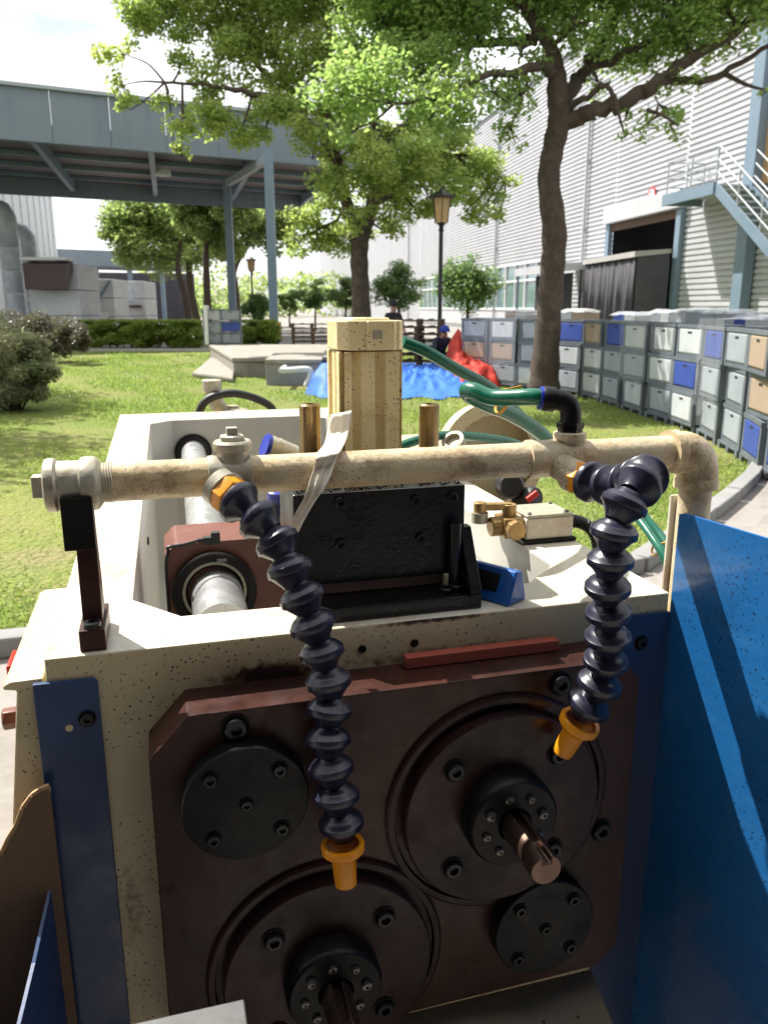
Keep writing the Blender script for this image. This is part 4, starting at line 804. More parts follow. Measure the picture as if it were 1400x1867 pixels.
# ------------------------------------------------------------------ canopy
def cz(u, v, z): p = on(u, v, z); return Vector((p.x, p.y, z))
ZC = 7.1
cFR, cFL, cBL, cBR = cz(655, 308, ZC), cz(0, 253, ZC), cz(0, 345, ZC), cz(560, 377, ZC)
ex = (cFL-cFR).normalized(); cFL = cFR+ex*34; ey = (cBR-cFR).normalized(); dep = 13.; cBL, cBR = cFL+ey*dep, cFR+ey*dep
can = empty('canopy', (cFR.x, cFR.y, 0)); tag(can, 'large blue-grey steel loading canopy on posts at the left', 'canopy'); CO = Vector((cFR.x, cFR.y, 0))
def cbuild(mb, name, mat, parent=None, **k):
    o = mb.build(name, mat, parent or can, k.pop('smooth', 0), **k); return o
def cpt(s_, t, z): return (cFR-CO)+ex*s_+ey*t+Vector((0, 0, z-ZC))
FH = 1.72
np_ = 17
for k in range(np_):
    s0, s1 = k*2., k*2.+1.985; mb = MB(); mb.hexa([cpt(s0, 0, ZC), cpt(s1, 0, ZC), cpt(s1, .06, ZC), cpt(s0, .06, ZC)][::-1], [cpt(s0, 0, ZC+FH), cpt(s1, 0, ZC+FH), cpt(s1, .06, ZC+FH), cpt(s0, .06, ZC+FH)][::-1]); cbuild(mb, 'fascia_panel', 'canopy_blue')
mb = MB(); mb.bar(cpt(-.1, -.04, ZC+FH+.06), cpt(34, -.04, ZC+FH+.06), .22, .12); cbuild(mb, 'coping', 'steel_grey')
for k in range(6):
    t0, t1 = .07+k*2.15, .07+k*2.15+2.14; mb = MB(); mb.hexa([cpt(0, t0, ZC), cpt(.06, t0, ZC), cpt(.06, t1, ZC), cpt(0, t1, ZC)], [cpt(0, t0, ZC+FH), cpt(.06, t0, ZC+FH), cpt(.06, t1, ZC+FH), cpt(0, t1, ZC+FH)]); cbuild(mb, 'fascia_panel', 'canopy_blue')
mb = MB(); mb.hexa([cpt(.1, dep, ZC-.3), cpt(34, dep, ZC-.3), cpt(34, dep+.1, ZC-.3), cpt(.1, dep+.1, ZC-.3)][::-1], [cpt(.1, dep, ZC+FH), cpt(34, dep, ZC+FH), cpt(34, dep+.1, ZC+FH), cpt(.1, dep+.1, ZC+FH)][::-1]); cbuild(mb, 'rear_fascia', 'canopy_blue')
for k in range(8):
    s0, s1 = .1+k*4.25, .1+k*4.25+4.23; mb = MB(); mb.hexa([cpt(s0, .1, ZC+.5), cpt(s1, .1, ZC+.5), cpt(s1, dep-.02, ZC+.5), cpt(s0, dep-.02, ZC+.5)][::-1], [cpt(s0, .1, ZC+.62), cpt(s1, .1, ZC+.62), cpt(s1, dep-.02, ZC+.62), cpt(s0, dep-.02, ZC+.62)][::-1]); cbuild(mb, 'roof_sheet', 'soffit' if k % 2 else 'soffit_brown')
for k in range(9):
    s0 = .4+k*4.1; mb = MB(); mb.bar(cpt(s0, .12, ZC+.24), cpt(s0, dep-.05, ZC+.24), .22, .46); cbuild(mb, 'roof_beam', 'steel_blue')
for k in range(4):
    t0 = 2.2+k*2.9; mb = MB(); mb.bar(cpt(.4, t0, ZC+.40), cpt(33, t0, ZC+.40), .12, .16); cbuild(mb, 'purlin', 'steel_blue')
p1 = on(501, 628, 0); p2 = on(427, 617, 0)
for p, w_ in ((p1, .33), (p2, .33)):
    q = p-CO; mb = MB(); mb.box(q.x-w_/2, q.x+w_/2, q.y-.15, q.y-.12, 0, ZC+.2); mb.box(q.x-w_/2, q.x+w_/2, q.y+.12, q.y+.15, 0, ZC+.2); mb.box(q.x-.03, q.x+.03, q.y-.1195, q.y+.1195, 0, ZC+.2); mb.box(q.x+w_/2-.09, q.x+w_/2-.001, q.y-.1195, q.y+.1195, 0, ZC+.18); cbuild(mb, 'canopy_post', 'steel_blue')
mb = MB(); mb.bar(p1-CO+Vector((0, 0, ZC-.12)), p2-CO+Vector((0, 0, ZC-.12)), .2, .3); cbuild(mb, 'head_beam', 'steel_grey')
mb = MB(); mb.cyl(cpt(8.2, 5, ZC-.1), cpt(8.2, 5, ZC+.12), .35, 20); cbuild(mb, 'ceiling_lamp', 'hvac_paint', smooth=40)
sbk = empty('bumper_block', (p1.x, p1.y-.05, 0)); tag(sbk, 'yellow and black striped bumper at the foot of the front canopy post', 'bumper')
for k in range(6): mb = MB(); z0 = k*.13; mb.add([(-.27, -.24, z0-.12), (.27, -.24, z0+.12), (.27, -.24, z0+.25), (-.27, -.24, z0+.01), (-.27, .24, z0-.12), (.27, .24, z0+.12), (.27, .24, z0+.25), (-.27, .24, z0+.01)], [(0, 1, 2, 3), (7, 6, 5, 4), (0, 4, 5, 1), (3, 2, 6, 7), (1, 5, 6, 2), (0, 3, 7, 4)]); mb.build('stripe', 'stripe_yellow' if k % 2 else 'stripe_black', sbk, 0)

# ------------------------------------------------------------------ factory building on the right
B0 = Vector((12., 25., 0)); bd = Vector((-.168, .9858, 0)).normalized(); bn = Vector((-bd.y, bd.x, 0))
bld = empty('factory_building', B0, 0.); tag(bld, 'long white factory hall with horizontal ribbed siding on the right', 'building')
def bw(s_, d, z): return bd*s_+bn*d+Vector((0, 0, z))
def bs(u, v, d=0.):
    r = ray(u, v); c = Vector((0, 0, EYE))-B0; t = (d-c.dot(bn))/r.dot(bn); p = c+r*t; return p.dot(bd), p.z
def bb_(mb, s0, s1, d0, d1, z0, z1): return mb.hexa([bw(s0, d0, z0), bw(s1, d0, z0), bw(s1, d1, z0), bw(s0, d1, z0)][::-1], [bw(s0, d0, z1), bw(s1, d0, z1), bw(s1, d1, z1), bw(s0, d1, z1)][::-1])
WH = 13.3; RIB = .2
def siding(s0, s1, z0, z1):
    mb = MB(); prof = []; z = z0
    while z < z1-.02:
        for dz, d in ((0, 0.), (.12, .0), (.135, -.055), (.185, -.055)):
            if z+dz < z1: prof.append((z+dz, d))
        z += RIB
    prof.append((z1, 0.)); vs = []
    for zz, d in prof: vs += [bw(s0, d, zz), bw(s1, d, zz)]
    mb.add(vs, [(2*k, 2*k+1, 2*k+3, 2*k+2) for k in range(len(prof)-1)]); o = mb.build('siding_panel', 'siding', bld, 0); return o
sd0, zd1 = bs(1243, 375); sd1, _ = bs(1118, 405); zd1 = max(zd1, 5.0)
sw0, zw1 = bs(1000, 480); sw1, _ = bs(765, 510); zw1 = 3.95; zw0 = 1.35
edges = [-16, -10.4, -4.2, sd0-.02]
for a, b in zip(edges, edges[1:]): siding(a, b-.03, .3, WH)
siding(sd0, sd1, zd1, WH); siding(sd1+.02, sw0-.02, .3, WH)
siding(sw0, (sw0+sw1)/2-.03, zw1, WH); siding((sw0+sw1)/2, sw1, zw1, WH)
s_ = sw1
while s_ < 150: siding(s_+.03, s_+9, .3, WH); s_ += 9
mb = MB(); bb_(mb, -16, 159, -.30, -.12, WH, WH+.5); bb_(mb, -16, 159, -.12, .12, WH, WH+.35); mb.build('roof_coping', 'steel_grey', bld, 0)
mb = MB(); bb_(mb, -16, sd0, -.12, .02, 0, .3); bb_(mb, sd1, 159, -.12, .02, 0, .3); mb.build('plinth', 'concrete', bld, 0)
mb = MB(); bb_(mb, sw0, sw1, -.12, .0, .3, zw0); mb.build('sill_wall', 'siding', bld, 0)
# doorway
mb = MB(); bb_(mb, sd0-.3, sd1+.3, -5, -4.9, 0, zd1+.6); bb_(mb, sd0-.4, sd0-.3, -5, -.2, 0, zd1+.6); bb_(mb, sd1+.3, sd1+.4, -5, -.2, 0, zd1+.6); bb_(mb, sd0-.4, sd1+.4, -5, -.2, zd1+.5, zd1+.6); mb.build('door_recess', 'dark_interior', bld, 0)
mb = MB(); bb_(mb, sd0-.35, sd1+.35, .01, .34, zd1-.1, zd1+.55); mb.build('shutter_box', 'siding', bld, 0, .02)
for a in (sd0-.32, sd1-.02): mb = MB(); bb_(mb, a, a+.34, .012, .20, 0, zd1-.11); mb.build('door_jamb', 'steel_blue', bld, 0)
mb = MB(); bb_(mb, sd0+.03, sd1-.03, .02, .10, zd1-.42, zd1-.12); mb.build('roller_shutter', 'wood', bld, 0)
for a, z in ((sd0+1.0, zd1-1.0), (sd1-.9, zd1-.8)): mb = MB(); bb_(mb, a, a+.45, -3, -2.7, z, z+.10); mb.build('hall_lamp', 'lamp_lit', bld, 0)
# ribbon window: glass panes and white frames
nw = 9; dw = (sw1-sw0)/nw
mb = MB(); bb_(mb, sw0, sw1, -.16, -.13, zw0, zw1); mb.build('window_back', 'dark_interior', bld, 0)
for k in range(nw):
    a = sw0+k*dw; wnd = empty('window', bw(a, 0, 0)); wnd.parent = bld; off = bw(a, 0, 0)
    def wb(name, mat, *q):
        mb = MB(); bb_(mb, *q); mb.v = [tuple(Vector(v)-off) for v in mb.v]; mb.build(name, mat, wnd, 0)
    zc = zw0+(zw1-zw0)*.62
    for (q0, q1) in ((zw0+.08, zc-.04), (zc+.04, zw1-.08)):
        for h in (0, .5): wb('pane', 'window_glass', a+.08+dw*h*.96, a+dw*(h+.5)*.96-.0, -.10, -.08, q0, q1)
    wb('frame_post', 'window_frame', a, a+.10, -.12, .03, zw0, zw1); wb('mullion', 'window_frame', a+dw*.5, a+dw*.5+.06, -.12, .02, zw0, zw1)
    wb('transom', 'window_frame', a+.101, a+dw-.001, -.119, .015, zc-.05, zc+.05); wb('sill', 'window_frame', a+.101, a+dw-.001, -.119, .06, zw0-.05, zw0+.08); wb('head', 'window_frame', a+.101, a+dw-.001, -.119, .015, zw1-.08, zw1)
# steel column and down pipes
sc0, _ = bs(1362, 400, .25); mb = MB(); bb_(mb, sc0-.28, sc0+.28, .04, .40, 0, WH); mb.build('steel_column', 'steel_blue', bld, 0, .02)
for u in (1065, 905, 745):
    a, _ = bs(u, 400, .1); mb = MB(); mb.cyl(bw(a, .12, .3), bw(a, .12, WH), .07, 10); dp_ = mb.build('down_pipe', 'siding', bld, 40)
    for z in (2.2, 5., 8., 11.): mb = MB(); bb_(mb, a-.12, a+.12, .03, .20, z, z+.06); mb.build('pipe_clip', 'steel_grey', dp_, 0)
# round sign
ss, sz_ = bs(1190, 355); sg = empty('round_sign', B0+bw(ss, .04, sz_)); tag(sg, 'small round white sign with red rim on the wall above the doorway', 'sign')
mb = MB(); mb.lathe([(0, .03), (.22, .03), (.22, 0)], (0, 0, 0), bn, 24); mb.build('face', 'sign_white', sg, 0)
mb = MB(); mb.lathe([(.221, 0), (.221, .034), (.29, .034), (.29, 0)], (0, 0, 0), bn, 24); mb.build('rim', 'sign_red', sg, 0)
mb = MB(); mb.bar(bd*.16+bn*.036+Vector((0, 0, .16)), bd*-.16+bn*.036-Vector((0, 0, .16)), .05, .01, up=bn); mb.build('slash', 'sign_red', sg, 0)
# outside steel stair
st = empty('steel_stair', B0); tag(st, 'grey steel landing and stair with railings fixed to the hall wall', 'stair')
dO = 1.5
l0, lz = bs(1305, 335, dO); l1, _ = bs(1212, 350, dO); l1 = max(l1, l0+1.8)
def sbuild(mb, name, mat='steel_grey', **k): return mb.build(name, mat, st, 0, **k)
mb = MB(); bb_(mb, l0, l1, .05, dO, lz-.06, lz); sbuild(mb, 'landing')
mb = MB(); bb_(mb, l0, l1, dO+.002, dO+.09, lz-.30, lz+.06); sbuild(mb, 'landing_beam', 'steel_blue')
mb = MB(); bb_(mb, l1+.002, l1+.08, .05, dO, lz-.28, lz+.05); sbuild(mb, 'landing_beam', 'steel_blue')
fall = 4.2; run = 6.2
for d in (.35, dO): mb = MB(); mb.bar(bw(l0, d, lz-.12), bw(l0-run, d, lz-.12-fall), .07, .30); sbuild(mb, 'stringer', 'steel_blue')
for k in range(20):
    t = (k+.5)/20; mb = MB(); bb_(mb, l0-run*t-.14, l0-run*t+.14, .39, dO-.04, lz-fall*t-.10, lz-fall*t-.06); sbuild(mb, 'tread')
for d in (.35, dO):
    for hh in (.36, .72, 1.1): mb = MB(); mb.tube([bw(l0, d, lz+hh), bw(l0-run, d, lz-fall+hh)], .026, 6); sbuild(mb, 'handrail')
    for k in range(6): t = k/5; mb = MB(); mb.tube([bw(l0-run*t, d, lz-fall*t-.1), bw(l0-run*t, d, lz-fall*t+1.1)], .026, 6); sbuild(mb, 'baluster')
for hh in (.3, .57, .84, 1.1):
    mb = MB(); mb.tube([bw(l0, dO-.04, lz+hh), bw(l1-.04, dO-.04, lz+hh), bw(l1-.04, .1, lz+hh)], .022, 6); sbuild(mb, 'handrail')
for a, d in ((l1-.04, dO-.04), ((l0+l1)/2, dO-.04), (l1-.04, .12), (l1-.04, dO*.5), (l0+.1, dO-.04)): mb = MB(); mb.tube([bw(a, d, lz), bw(a, d, lz+1.1)], .024, 6); sbuild(mb, 'baluster')
mb = MB(); bb_(mb, l0-1.1, l0+.2, .045, .10, lz, lz+2.1); mb.build('stair_door', 'lamp_glass', bld, 0)
# tarp tunnel in front of the doorway
tn = empty('tarp_tunnel', B0); tag(tn, 'dark curtained tarp tunnel with pale top in front of the dock door', 'tarp tunnel')
tz = 3.55; q0 = bs(1236, 470, .4); s1_ = sd1+.2; s0_ = sd0-.05
def upix(p):
    c = p-Vector((0, 0, EYE)); return 700+F_PX*c.x/c.dot(_F)
dT = .5
while upix(B0+bw(s0_, dT, 2.)) > 1157 and dT < 6: dT += .05
s1_ = s0_+1.
while upix(B0+bw(s1_, dT, 2.)) > 1066 and s1_ < s0_+12: s1_ += .05
def tb(mb, name, mat, sm=0): return mb.build(name, mat, tn, sm)
mb = MB(); n_ = 60; vs = []
for k in range(n_+1):
    t = k/n_; x = s0_+(s1_-s0_)*t; rip = .10*math.sin(k*1.9)+.06*math.sin(k*.77+1)
    vs += [bw(x, dT+rip, .05), bw(x+.02*math.sin(k), dT+rip*.7, 1.7), bw(x, dT+rip*.3, tz-.25+.05*math.sin(k*1.3))]
mb.add(vs, [(3*k+j, 3*k+3+j, 3*k+4+j, 3*k+1+j) for k in range(n_) for j in (0, 1)]); o = tb(mb, 'pleated_curtain', 'curtain', 60); o.modifiers.new('t', 'SOLIDIFY').thickness = .03
mb = MB(); bb_(mb, s0_-.06, s0_-.02, .4, dT, .02, tz-.12); tb(mb, 'side_sheet', 'curtain')
mb = MB(); mb.hexa([bw(s0_-.1, .36, tz-.15), bw(s1_+.1, .36, tz-.15), bw(s1_+.1, dT+.14, tz-.35), bw(s0_-.1, dT+.14, tz-.30)][::-1], [bw(s0_-.1, .36, tz), bw(s1_+.1, .36, tz), bw(s1_+.1, dT+.14, tz-.16), bw(s0_-.1, dT+.14, tz-.10)][::-1]); tb(mb, 'roof_sheet', 'curtain_top')
for d in (.5, dT-.05):
    for a in (s0_+.05, s1_-.05): mb = MB(); mb.bar(bw(a, d-.12, 0), bw(a, d-.12, tz-.36), .08); tb(mb, 'frame_post', 'steel_blue')
aw = empty('awning', B0); tag(aw, 'grey awning with dark sheet for its shaded opening left of the tarp tunnel, behind the tree trunk', 'awning')
mb = MB(); mb.hexa([bw(s1_+.3, .1, 3.2), bw(s1_+5.2, .1, 3.2), bw(s1_+5.2, 3.0, 2.9), bw(s1_+.3, 3.0, 2.9)][::-1], [bw(s1_+.3, .1, 3.4), bw(s1_+5.2, .1, 3.4), bw(s1_+5.2, 3.0, 3.25), bw(s1_+.3, 3.0, 3.25)][::-1]); mb.build('roof_sheet', 'siding', aw, 0)
mb = MB(); bb_(mb, s1_+.5, s1_+5.0, 2.0, 2.05, 0.1, 2.9); mb.build('opening_shade_sheet', 'dark_interior', aw, 0)  # dark sheet painted in place of the shaded opening under the awning
for a in (s1_+.4, s1_+5.1): mb = MB(); mb.bar(bw(a, 2.9, 0), bw(a, 2.9, 2.9), .1); mb.build('post', 'steel_blue', aw, 0)

# ------------------------------------------------------------------ crates
row_px = [(838, 690), (905, 697), (965, 704), (1020, 708), (1062, 716), (1140, 738), (1200, 756), (1262, 776), (1330, 812), (1400, 858), (1470, 905)]
rowc = spline([on(u, v, .10) for u, v in row_px], 6); racc = [0.]
for a, b in zip(rowc, rowc[1:]): racc.append(racc[-1]+(b-a).length)
def rpos(s_):
    for k in range(len(racc)-1):
        if racc[k+1] >= s_: return rowc[k].lerp(rowc[k+1], (s_-racc[k])/(racc[k+1]-racc[k]))
    return rowc[-1]
CW, CD, CH = .72, .46, .385
def crate_meshes(mat):
    fm = MB(); t = .02; h = CH
    for x in (-CW/2, CW/2-.055):
        for y in (0, CD-.055): fm.box(x, x+.055, y, y+.055, 0, h-.04)
    fm.box(-CW/2-.008, CW/2+.008, -.008, .03, h-.0395, h); fm.box(-CW/2-.008, CW/2+.008, CD-.03, CD+.008, h-.0395, h); fm.box(-CW/2-.008, -CW/2+.03, .0305, CD-.0305, h-.0395, h); fm.box(CW/2-.03, CW/2+.008, .0305, CD-.0305, h-.0395, h)
    fm.box(-CW/2+.056, CW/2-.056, .002, .03, 0, .035); fm.box(-CW/2+.056, CW/2-.056, .03, CD-.03, 0.003, .02)
    pm = MB(); pm.add([(-CW/2+.062, .012, .040), (CW/2-.062, .012, .040), (CW/2-.048, .012, h-.042), (-CW/2+.048, .012, h-.042), (-CW/2+.085, -.004, .062), (CW/2-.085, -.004, .062), (CW/2-.070, -.004, h-.064), (-CW/2+.070, -.004, h-.064)], [(4, 5, 6, 7), (0, 1, 5, 4), (1, 2, 6, 5), (2, 3, 7, 6), (3, 0, 4, 7), (3, 2, 1, 0)])
    sm_ = MB(); sm_.box(-CW/2+.006, -CW/2+.02, .058, CD-.058, .021, h-.042)
    sn_ = MB(); sn_.box(CW/2-.02, CW/2-.006, .058, CD-.058, .021, h-.042)
    hm = MB(); hm.box(-.055, .055, -.0065, .002, h-.105, h-.080)
    return fm.mesh('crate_frame', 'crate_frame', 0), pm.mesh('front_panel', mat, 0), (sm_.mesh('side_panel', mat, 0), sn_.mesh('side_panel', mat, 0)), hm.mesh('handle_slot', 'stripe_black', 0)
CM = {m: crate_meshes(m) for m in ('crate_grey', 'crate_white', 'crate_blue', 'crate_tan')}
COLN = {'crate_grey': 'grey', 'crate_white': 'pale', 'crate_blue': 'blue', 'crate_tan': 'tan'}
ORD = ['first', 'second', 'third', 'fourth', 'fifth', 'sixth', 'seventh', 'eighth', 'ninth', 'tenth', 'eleventh', 'twelfth', 'thirteenth', 'fourteenth', 'fifteenth', 'sixteenth', 'seventeenth', 'eighteenth', 'nineteenth', 'twentieth']
TIER = ['bottom', 'middle', 'top']
def crate(mat, loc, rz, label, group, sc=1.):
    f, p, sd_, h = CM[mat]; r = empty('storage_crate', loc, rz); r.scale = (sc,)*3; tag(r, label, 'crate', group)
    for nm_, me in (('frame', f), ('front_panel', p), ('side_panel', sd_[0]), ('side_panel', sd_[1]), ('handle_slot', h)): inst(nm_, me, r, (0, 0, 0))
    return r
sp = .80; nc = int(racc[-1]/sp)
pat = ['gtg', 'gtw', 'wgg', 'gwb', 'wwt', 'ggb', 'wgw', 'gww', 'wbw', 'ggb', 'ggg', 'wgt', 'wwg', 'gwb', 'bgt', 'wgt', 'gbw', 'wgg']
LET = {'g': 'crate_grey', 'w': 'crate_white', 'b': 'crate_blue', 't': 'crate_tan'}
def pixu(p): q_ = p-Vector((0, 0, EYE)); return 700+F_PX*q_.x/q_.dot(_F)
for c in range(nc):
    a, b = rpos(c*sp), rpos(c*sp+.72); m_ = (a+b)/2; d = (b-a).normalized(); rz = math.atan2(d.y, d.x)
    pl_ = empty('pallet', (m_.x, m_.y, .012), rz); tag(pl_, f'low pallet under the {ORD[c]} crate stack counted from the far left end', 'pallet', 'pallets under the crates')
    for k, y in enumerate((.0, .18, .36)): mb = MB(); mb.box(-.36, .36, y, y+.09, .06, .078); mb.build('board', 'crate_frame', pl_, 0)
    for x in (-.35, -.04, .27): mb = MB(); mb.box(x, x+.08, .0, .44, 0, .0595); mb.build('runner', 'crate_frame', pl_, 0)
    for t in range(3):
        mt = LET['btt'[t] if 1335 < pixu(m_) < 1420 else pat[c % len(pat)][t]]; j = random.uniform(-.03, .03)
        crate(mt, (m_.x+j, m_.y+random.uniform(-.03, .03), .0915+t*(CH+.004)), rz+random.uniform(-.06, .06), f'{COLN[mt]} plastic crate, {TIER[t]} tier of the {ORD[c]} stack from the far left end', 'stacked storage crates')
for c, nm_ in ((1, 'second'), (6, 'seventh'), (9, 'tenth')):
    a, b = rpos(c*sp), rpos(c*sp+.72); m_ = (a+b)/2; d = (b-a).normalized(); rz = math.atan2(d.y, d.x); r = random.Random(c); vs = []; gx_, gz_ = 13, 11
    for i in range(gx_):
        for j in range(gz_):
            z = .35+.98*j/(gz_-1); vs.append((-.42+.84*i/(gx_-1), -.055+.016*math.sin(i*1.3+j*.6)+r.uniform(-.010, .008), z if j else z+r.uniform(-.1, .16)))
    for i in range(gx_): vs.append((-.42+.84*i/(gx_-1), .40, 1.33+r.uniform(-.01, .03)))
    fs = [(i*gz_+j, (i+1)*gz_+j, (i+1)*gz_+j+1, i*gz_+j+1) for i in range(gx_-1) for j in range(gz_-1)]+[(i*gz_+gz_-1, (i+1)*gz_+gz_-1, gx_*gz_+i+1, gx_*gz_+i) for i in range(gx_-1)]
    mb = MB(); mb.add(vs, fs); o = mb.build('film_sheet', 'film_thin', None, 30); o.location = (m_.x, m_.y, 0); o.rotation_euler = (0, 0, rz); tag(o, f'clear plastic film draped over the {nm_} crate stack from the far left end', 'film', 'films over the crates')
# film-wrapped loads behind the first row
for c in range(0, nc-1):
    a, b = rpos(c*sp), rpos(c*sp+.72); m_ = (a+b)/2; d = (b-a).normalized(); nrm_ = Vector((-d.y, d.x, 0)); rz = math.atan2(d.y, d.x); m_ = m_+nrm_*1.05
    r = empty('wrapped_load', (m_.x, m_.y, 0), rz); tag(r, f'film-wrapped pallet load behind the {ORD[c]} crate stack from the far left end', 'pallet load', 'wrapped loads behind the crates')
    hh = 1.40+random.uniform(-.04, .05); mt = random.choice(['crate_grey', 'crate_white', 'crate_tan', 'crate_grey', 'crate_blue'])
    mb = MB(); mb.box(-.28, .28, .04, .52, .1, hh-.42); mb.build('load', 'crate_grey', r, 0, .01)
    mb = MB(); mb.box(-.28, -.005, .04, .52, hh-.41, hh-.03); mb.build('top_box', mt, r, 0, .008); mb = MB(); mb.box(.005, .28, .04, .52, hh-.41, hh-.03); mb.build('top_box', random.choice(['crate_white', 'crate_grey', 'crate_tan']), r, 0, .008)
    vs = []; g_ = 7
    for i in range(g_):
        for j in range(g_): vs.append((-.33+.66*i/(g_-1), -.02+.60*j/(g_-1), hh-.005+random.uniform(-.012, .018)-(.05 if i in (0, g_-1) or j in (0, g_-1) else 0)))
    mb = MB(); mb.add(vs, [(i*g_+j, (i+1)*g_+j, (i+1)*g_+j+1, i*g_+j+1) for i in range(g_-1) for j in range(g_-1)]); mb.build('film_cover', 'film', r, 0)
# ------------------------------------------------------------------ tarps
def heap(name, label, foot, hgt, mat, seed, amp=.1, res=64, lo=.35, ew=3.2):
    rr = random.Random(seed); c = sum((Vector(p) for p in foot), Vector())/len(foot); c.z = 0; vs = []; fs = []; n_ = len(foot); rings = 26
    pk = [(Vector((rr.uniform(-.55, .55), rr.uniform(-.55, .55), 0)), rr.uniform(.25, .5), rr.uniform(.4, 1)) for _ in range(8)]
    rd = [(rr.uniform(0, math.pi), rr.uniform(9, 20), rr.uniform(0, 6), rr.uniform(.4, 1)) for _ in range(6)]
    cl_f = spline([Vector(p)-c for p in foot]+[Vector(foot[0])-c], 10)[:-1]; R0 = sum(p.length for p in cl_f)/len(cl_f)
    for i in range(rings+1):
        t = i/rings
        for k in range(res):
            u = k/res*len(cl_f); a_ = cl_f[int(u)]; b_ = cl_f[(int(u)+1) % len(cl_f)]; e_ = a_.lerp(b_, u-int(u)); q = e_*(1-t*.985)*(1+.06*math.sin(k*.9+seed)*(1-t))
            f = sum(w_*math.exp(-((q/R0-p_).length/s_)**2) for p_, s_, w_ in pk); edge = 1-(1-t)**ew
            cr_ = sum(w_*(1-abs(math.sin((q.x*math.cos(g)+q.y*math.sin(g))*fq+ph+.8*math.sin(q.x*3+q.y*4)))) for g, fq, ph, w_ in rd)/3
            vs.append((q.x, q.y, .02+edge*(hgt*(lo+.6*f)+amp*(cr_-.4))+.02*abs(math.sin(k*.55+seed))))
    for i in range(rings):
        for k in range(res): fs.append((i*res+k, i*res+(k+1) % res, (i+1)*res+(k+1) % res, (i+1)*res+k))
    fs.append(tuple(range(rings*res, (rings+1)*res)))
    mb = MB(); mb.add(vs, [f_ for f_ in fs]); o = mb.build(name, mat, None, 50); o.location = c; tag(o, label, 'tarp'); return o
heap('tarp', 'crumpled blue tarp spread on the grass right of the cream cylinder', [on(590, 722), on(735, 728), on(830, 728), on(880, 712), on(905, 690), on(840, 668), on(740, 664), on(640, 680)], .17, 'tarp_blue', 4, .16, 90)
heap('tarp', 'small folded blue tarp end on the grass left of the cream cylinder', [on(556, 722), on(600, 729), on(650, 727), on(660, 706), on(600, 698)], .26, 'tarp_blue', 9, .07, 40)
o = heap('tarp', 'bright red tarp heaped on top of the blue tarp by the crates', [on(812, 704), on(850, 712), on(908, 708), on(912, 690), on(860, 676), on(815, 684)], .50, 'tarp_red', 12, .22, 70, .75, 6.)
o = heap('tarp', 'folded blue tarp bundle standing at the back of the heap beside the red tarp', [on(770, 690), on(820, 694), on(835, 680), on(790, 672)], .30, 'tarp_blue', 15, .12, 40)
# ------------------------------------------------------------------ street lamps
def lamp(label, u, Y, vtop, group=None):
    b = at(u, 560+EYE*F_PX/Y, Y); H_ = at(u, vtop, Y).z; r = empty('street_lamp', (b.x, Y, 0)); tag(r, label, 'street lamp', group); k = H_/4.4
    mb = MB(); mb.lathe([(0, 0), (.14, 0), (.14, .06), (.10, .12), (.08, .5), (.055, .55), (.05, H_-1.0*k), (.075, H_-.97*k), (.05, H_-.94*k), (.06, H_-.86*k), (.13*k, H_-.80*k), (0, H_-.80*k)], seg=16); mb.build('pole', 'lamp_iron', r, 40)
    mb = MB(); mb.lathe([(0, H_-.795*k), (.17*k, H_-.795*k), (.235*k, H_-.22*k), (0, H_-.22*k)], seg=6); mb.build('lantern', 'lamp_glass', r, 0)
    mb = MB(); mb.lathe([(0, H_-.218*k), (.36*k, H_-.218*k), (.37*k, H_-.17*k), (.24*k, H_-.12*k), (.10*k, H_-.05*k), (.06*k, H_-.02*k), (.03*k, H_+.03), (0, H_+.04)], seg=6); mb.build('cap', 'lamp_iron', r, 0)
    for j in range(6):
        t = 2*math.pi*j/6; mb = MB(); x, y, _ = frame_of((0, 0, 1)); e_ = x*math.cos(t)+y*math.sin(t); mb.tube([e_*.172*k+Vector((0, 0, H_-.80*k)), e_*.238*k+Vector((0, 0, H_-.215*k))], .012, 5); mb.build('lantern_bar', 'lamp_iron', r, 0)
lamp('black street lamp with amber lantern rising behind the blue tarp', 800, 20, 345)
lamp('far street lamp with amber lantern seen between the canopy posts', 463, 46, 468)
# ------------------------------------------------------------------ concrete platform, tank, pallets
def slab(name, label, quad, z0, z1, mat, cat, bevel=.02):
    c = sum((Vector(q) for q in quad), Vector())/4; r = empty(name, (c.x, c.y, 0)); tag(r, label, cat)
    mb = MB(); q = [Vector((p[0]-c.x, p[1]-c.y, 0)) for p in quad]; mb.hexa([p+Vector((0, 0, z0)) for p in q], [p+Vector((0, 0, z1-.09)) for p in q]); mb.build('base', mat, r, 0, bevel)
    mb = MB(); q2 = [p*1.015 for p in q]; mb.hexa([p+Vector((0, 0, z1-.088)) for p in q2], [p+Vector((0, 0, z1)) for p in q2]); mb.build('top_slab', 'concrete_light', r, 0, bevel); return r
zp = .42
slab('concrete_platform', 'raised concrete platform on the lawn below the canopy posts', [on(425, 652, zp), on(640, 652, zp), on(640, 628, zp), on(382, 628, zp)], 0, zp, 'concrete_light', 'platform')
zk = .50
tk = slab('concrete_tank', 'grey concrete tank with lid in front of the platform', [on(484, 655, zk), on(586, 655, zk), on(592, 643, zk), on(500, 643, zk)], 0, zk, 'concrete', 'tank')
slab('concrete_tank', 'smaller grey concrete pit with blue cap beside the white pipe', [on(590, 650, .52), on(640, 650, .52), on(640, 636, .52), on(592, 636, .52)], 0, .52, 'concrete', 'tank')
pp = [at(u, v, 14.6) for u, v in ((512, 675), (530, 675), (556, 673), (566, 677), (565, 690), (558, 704))]
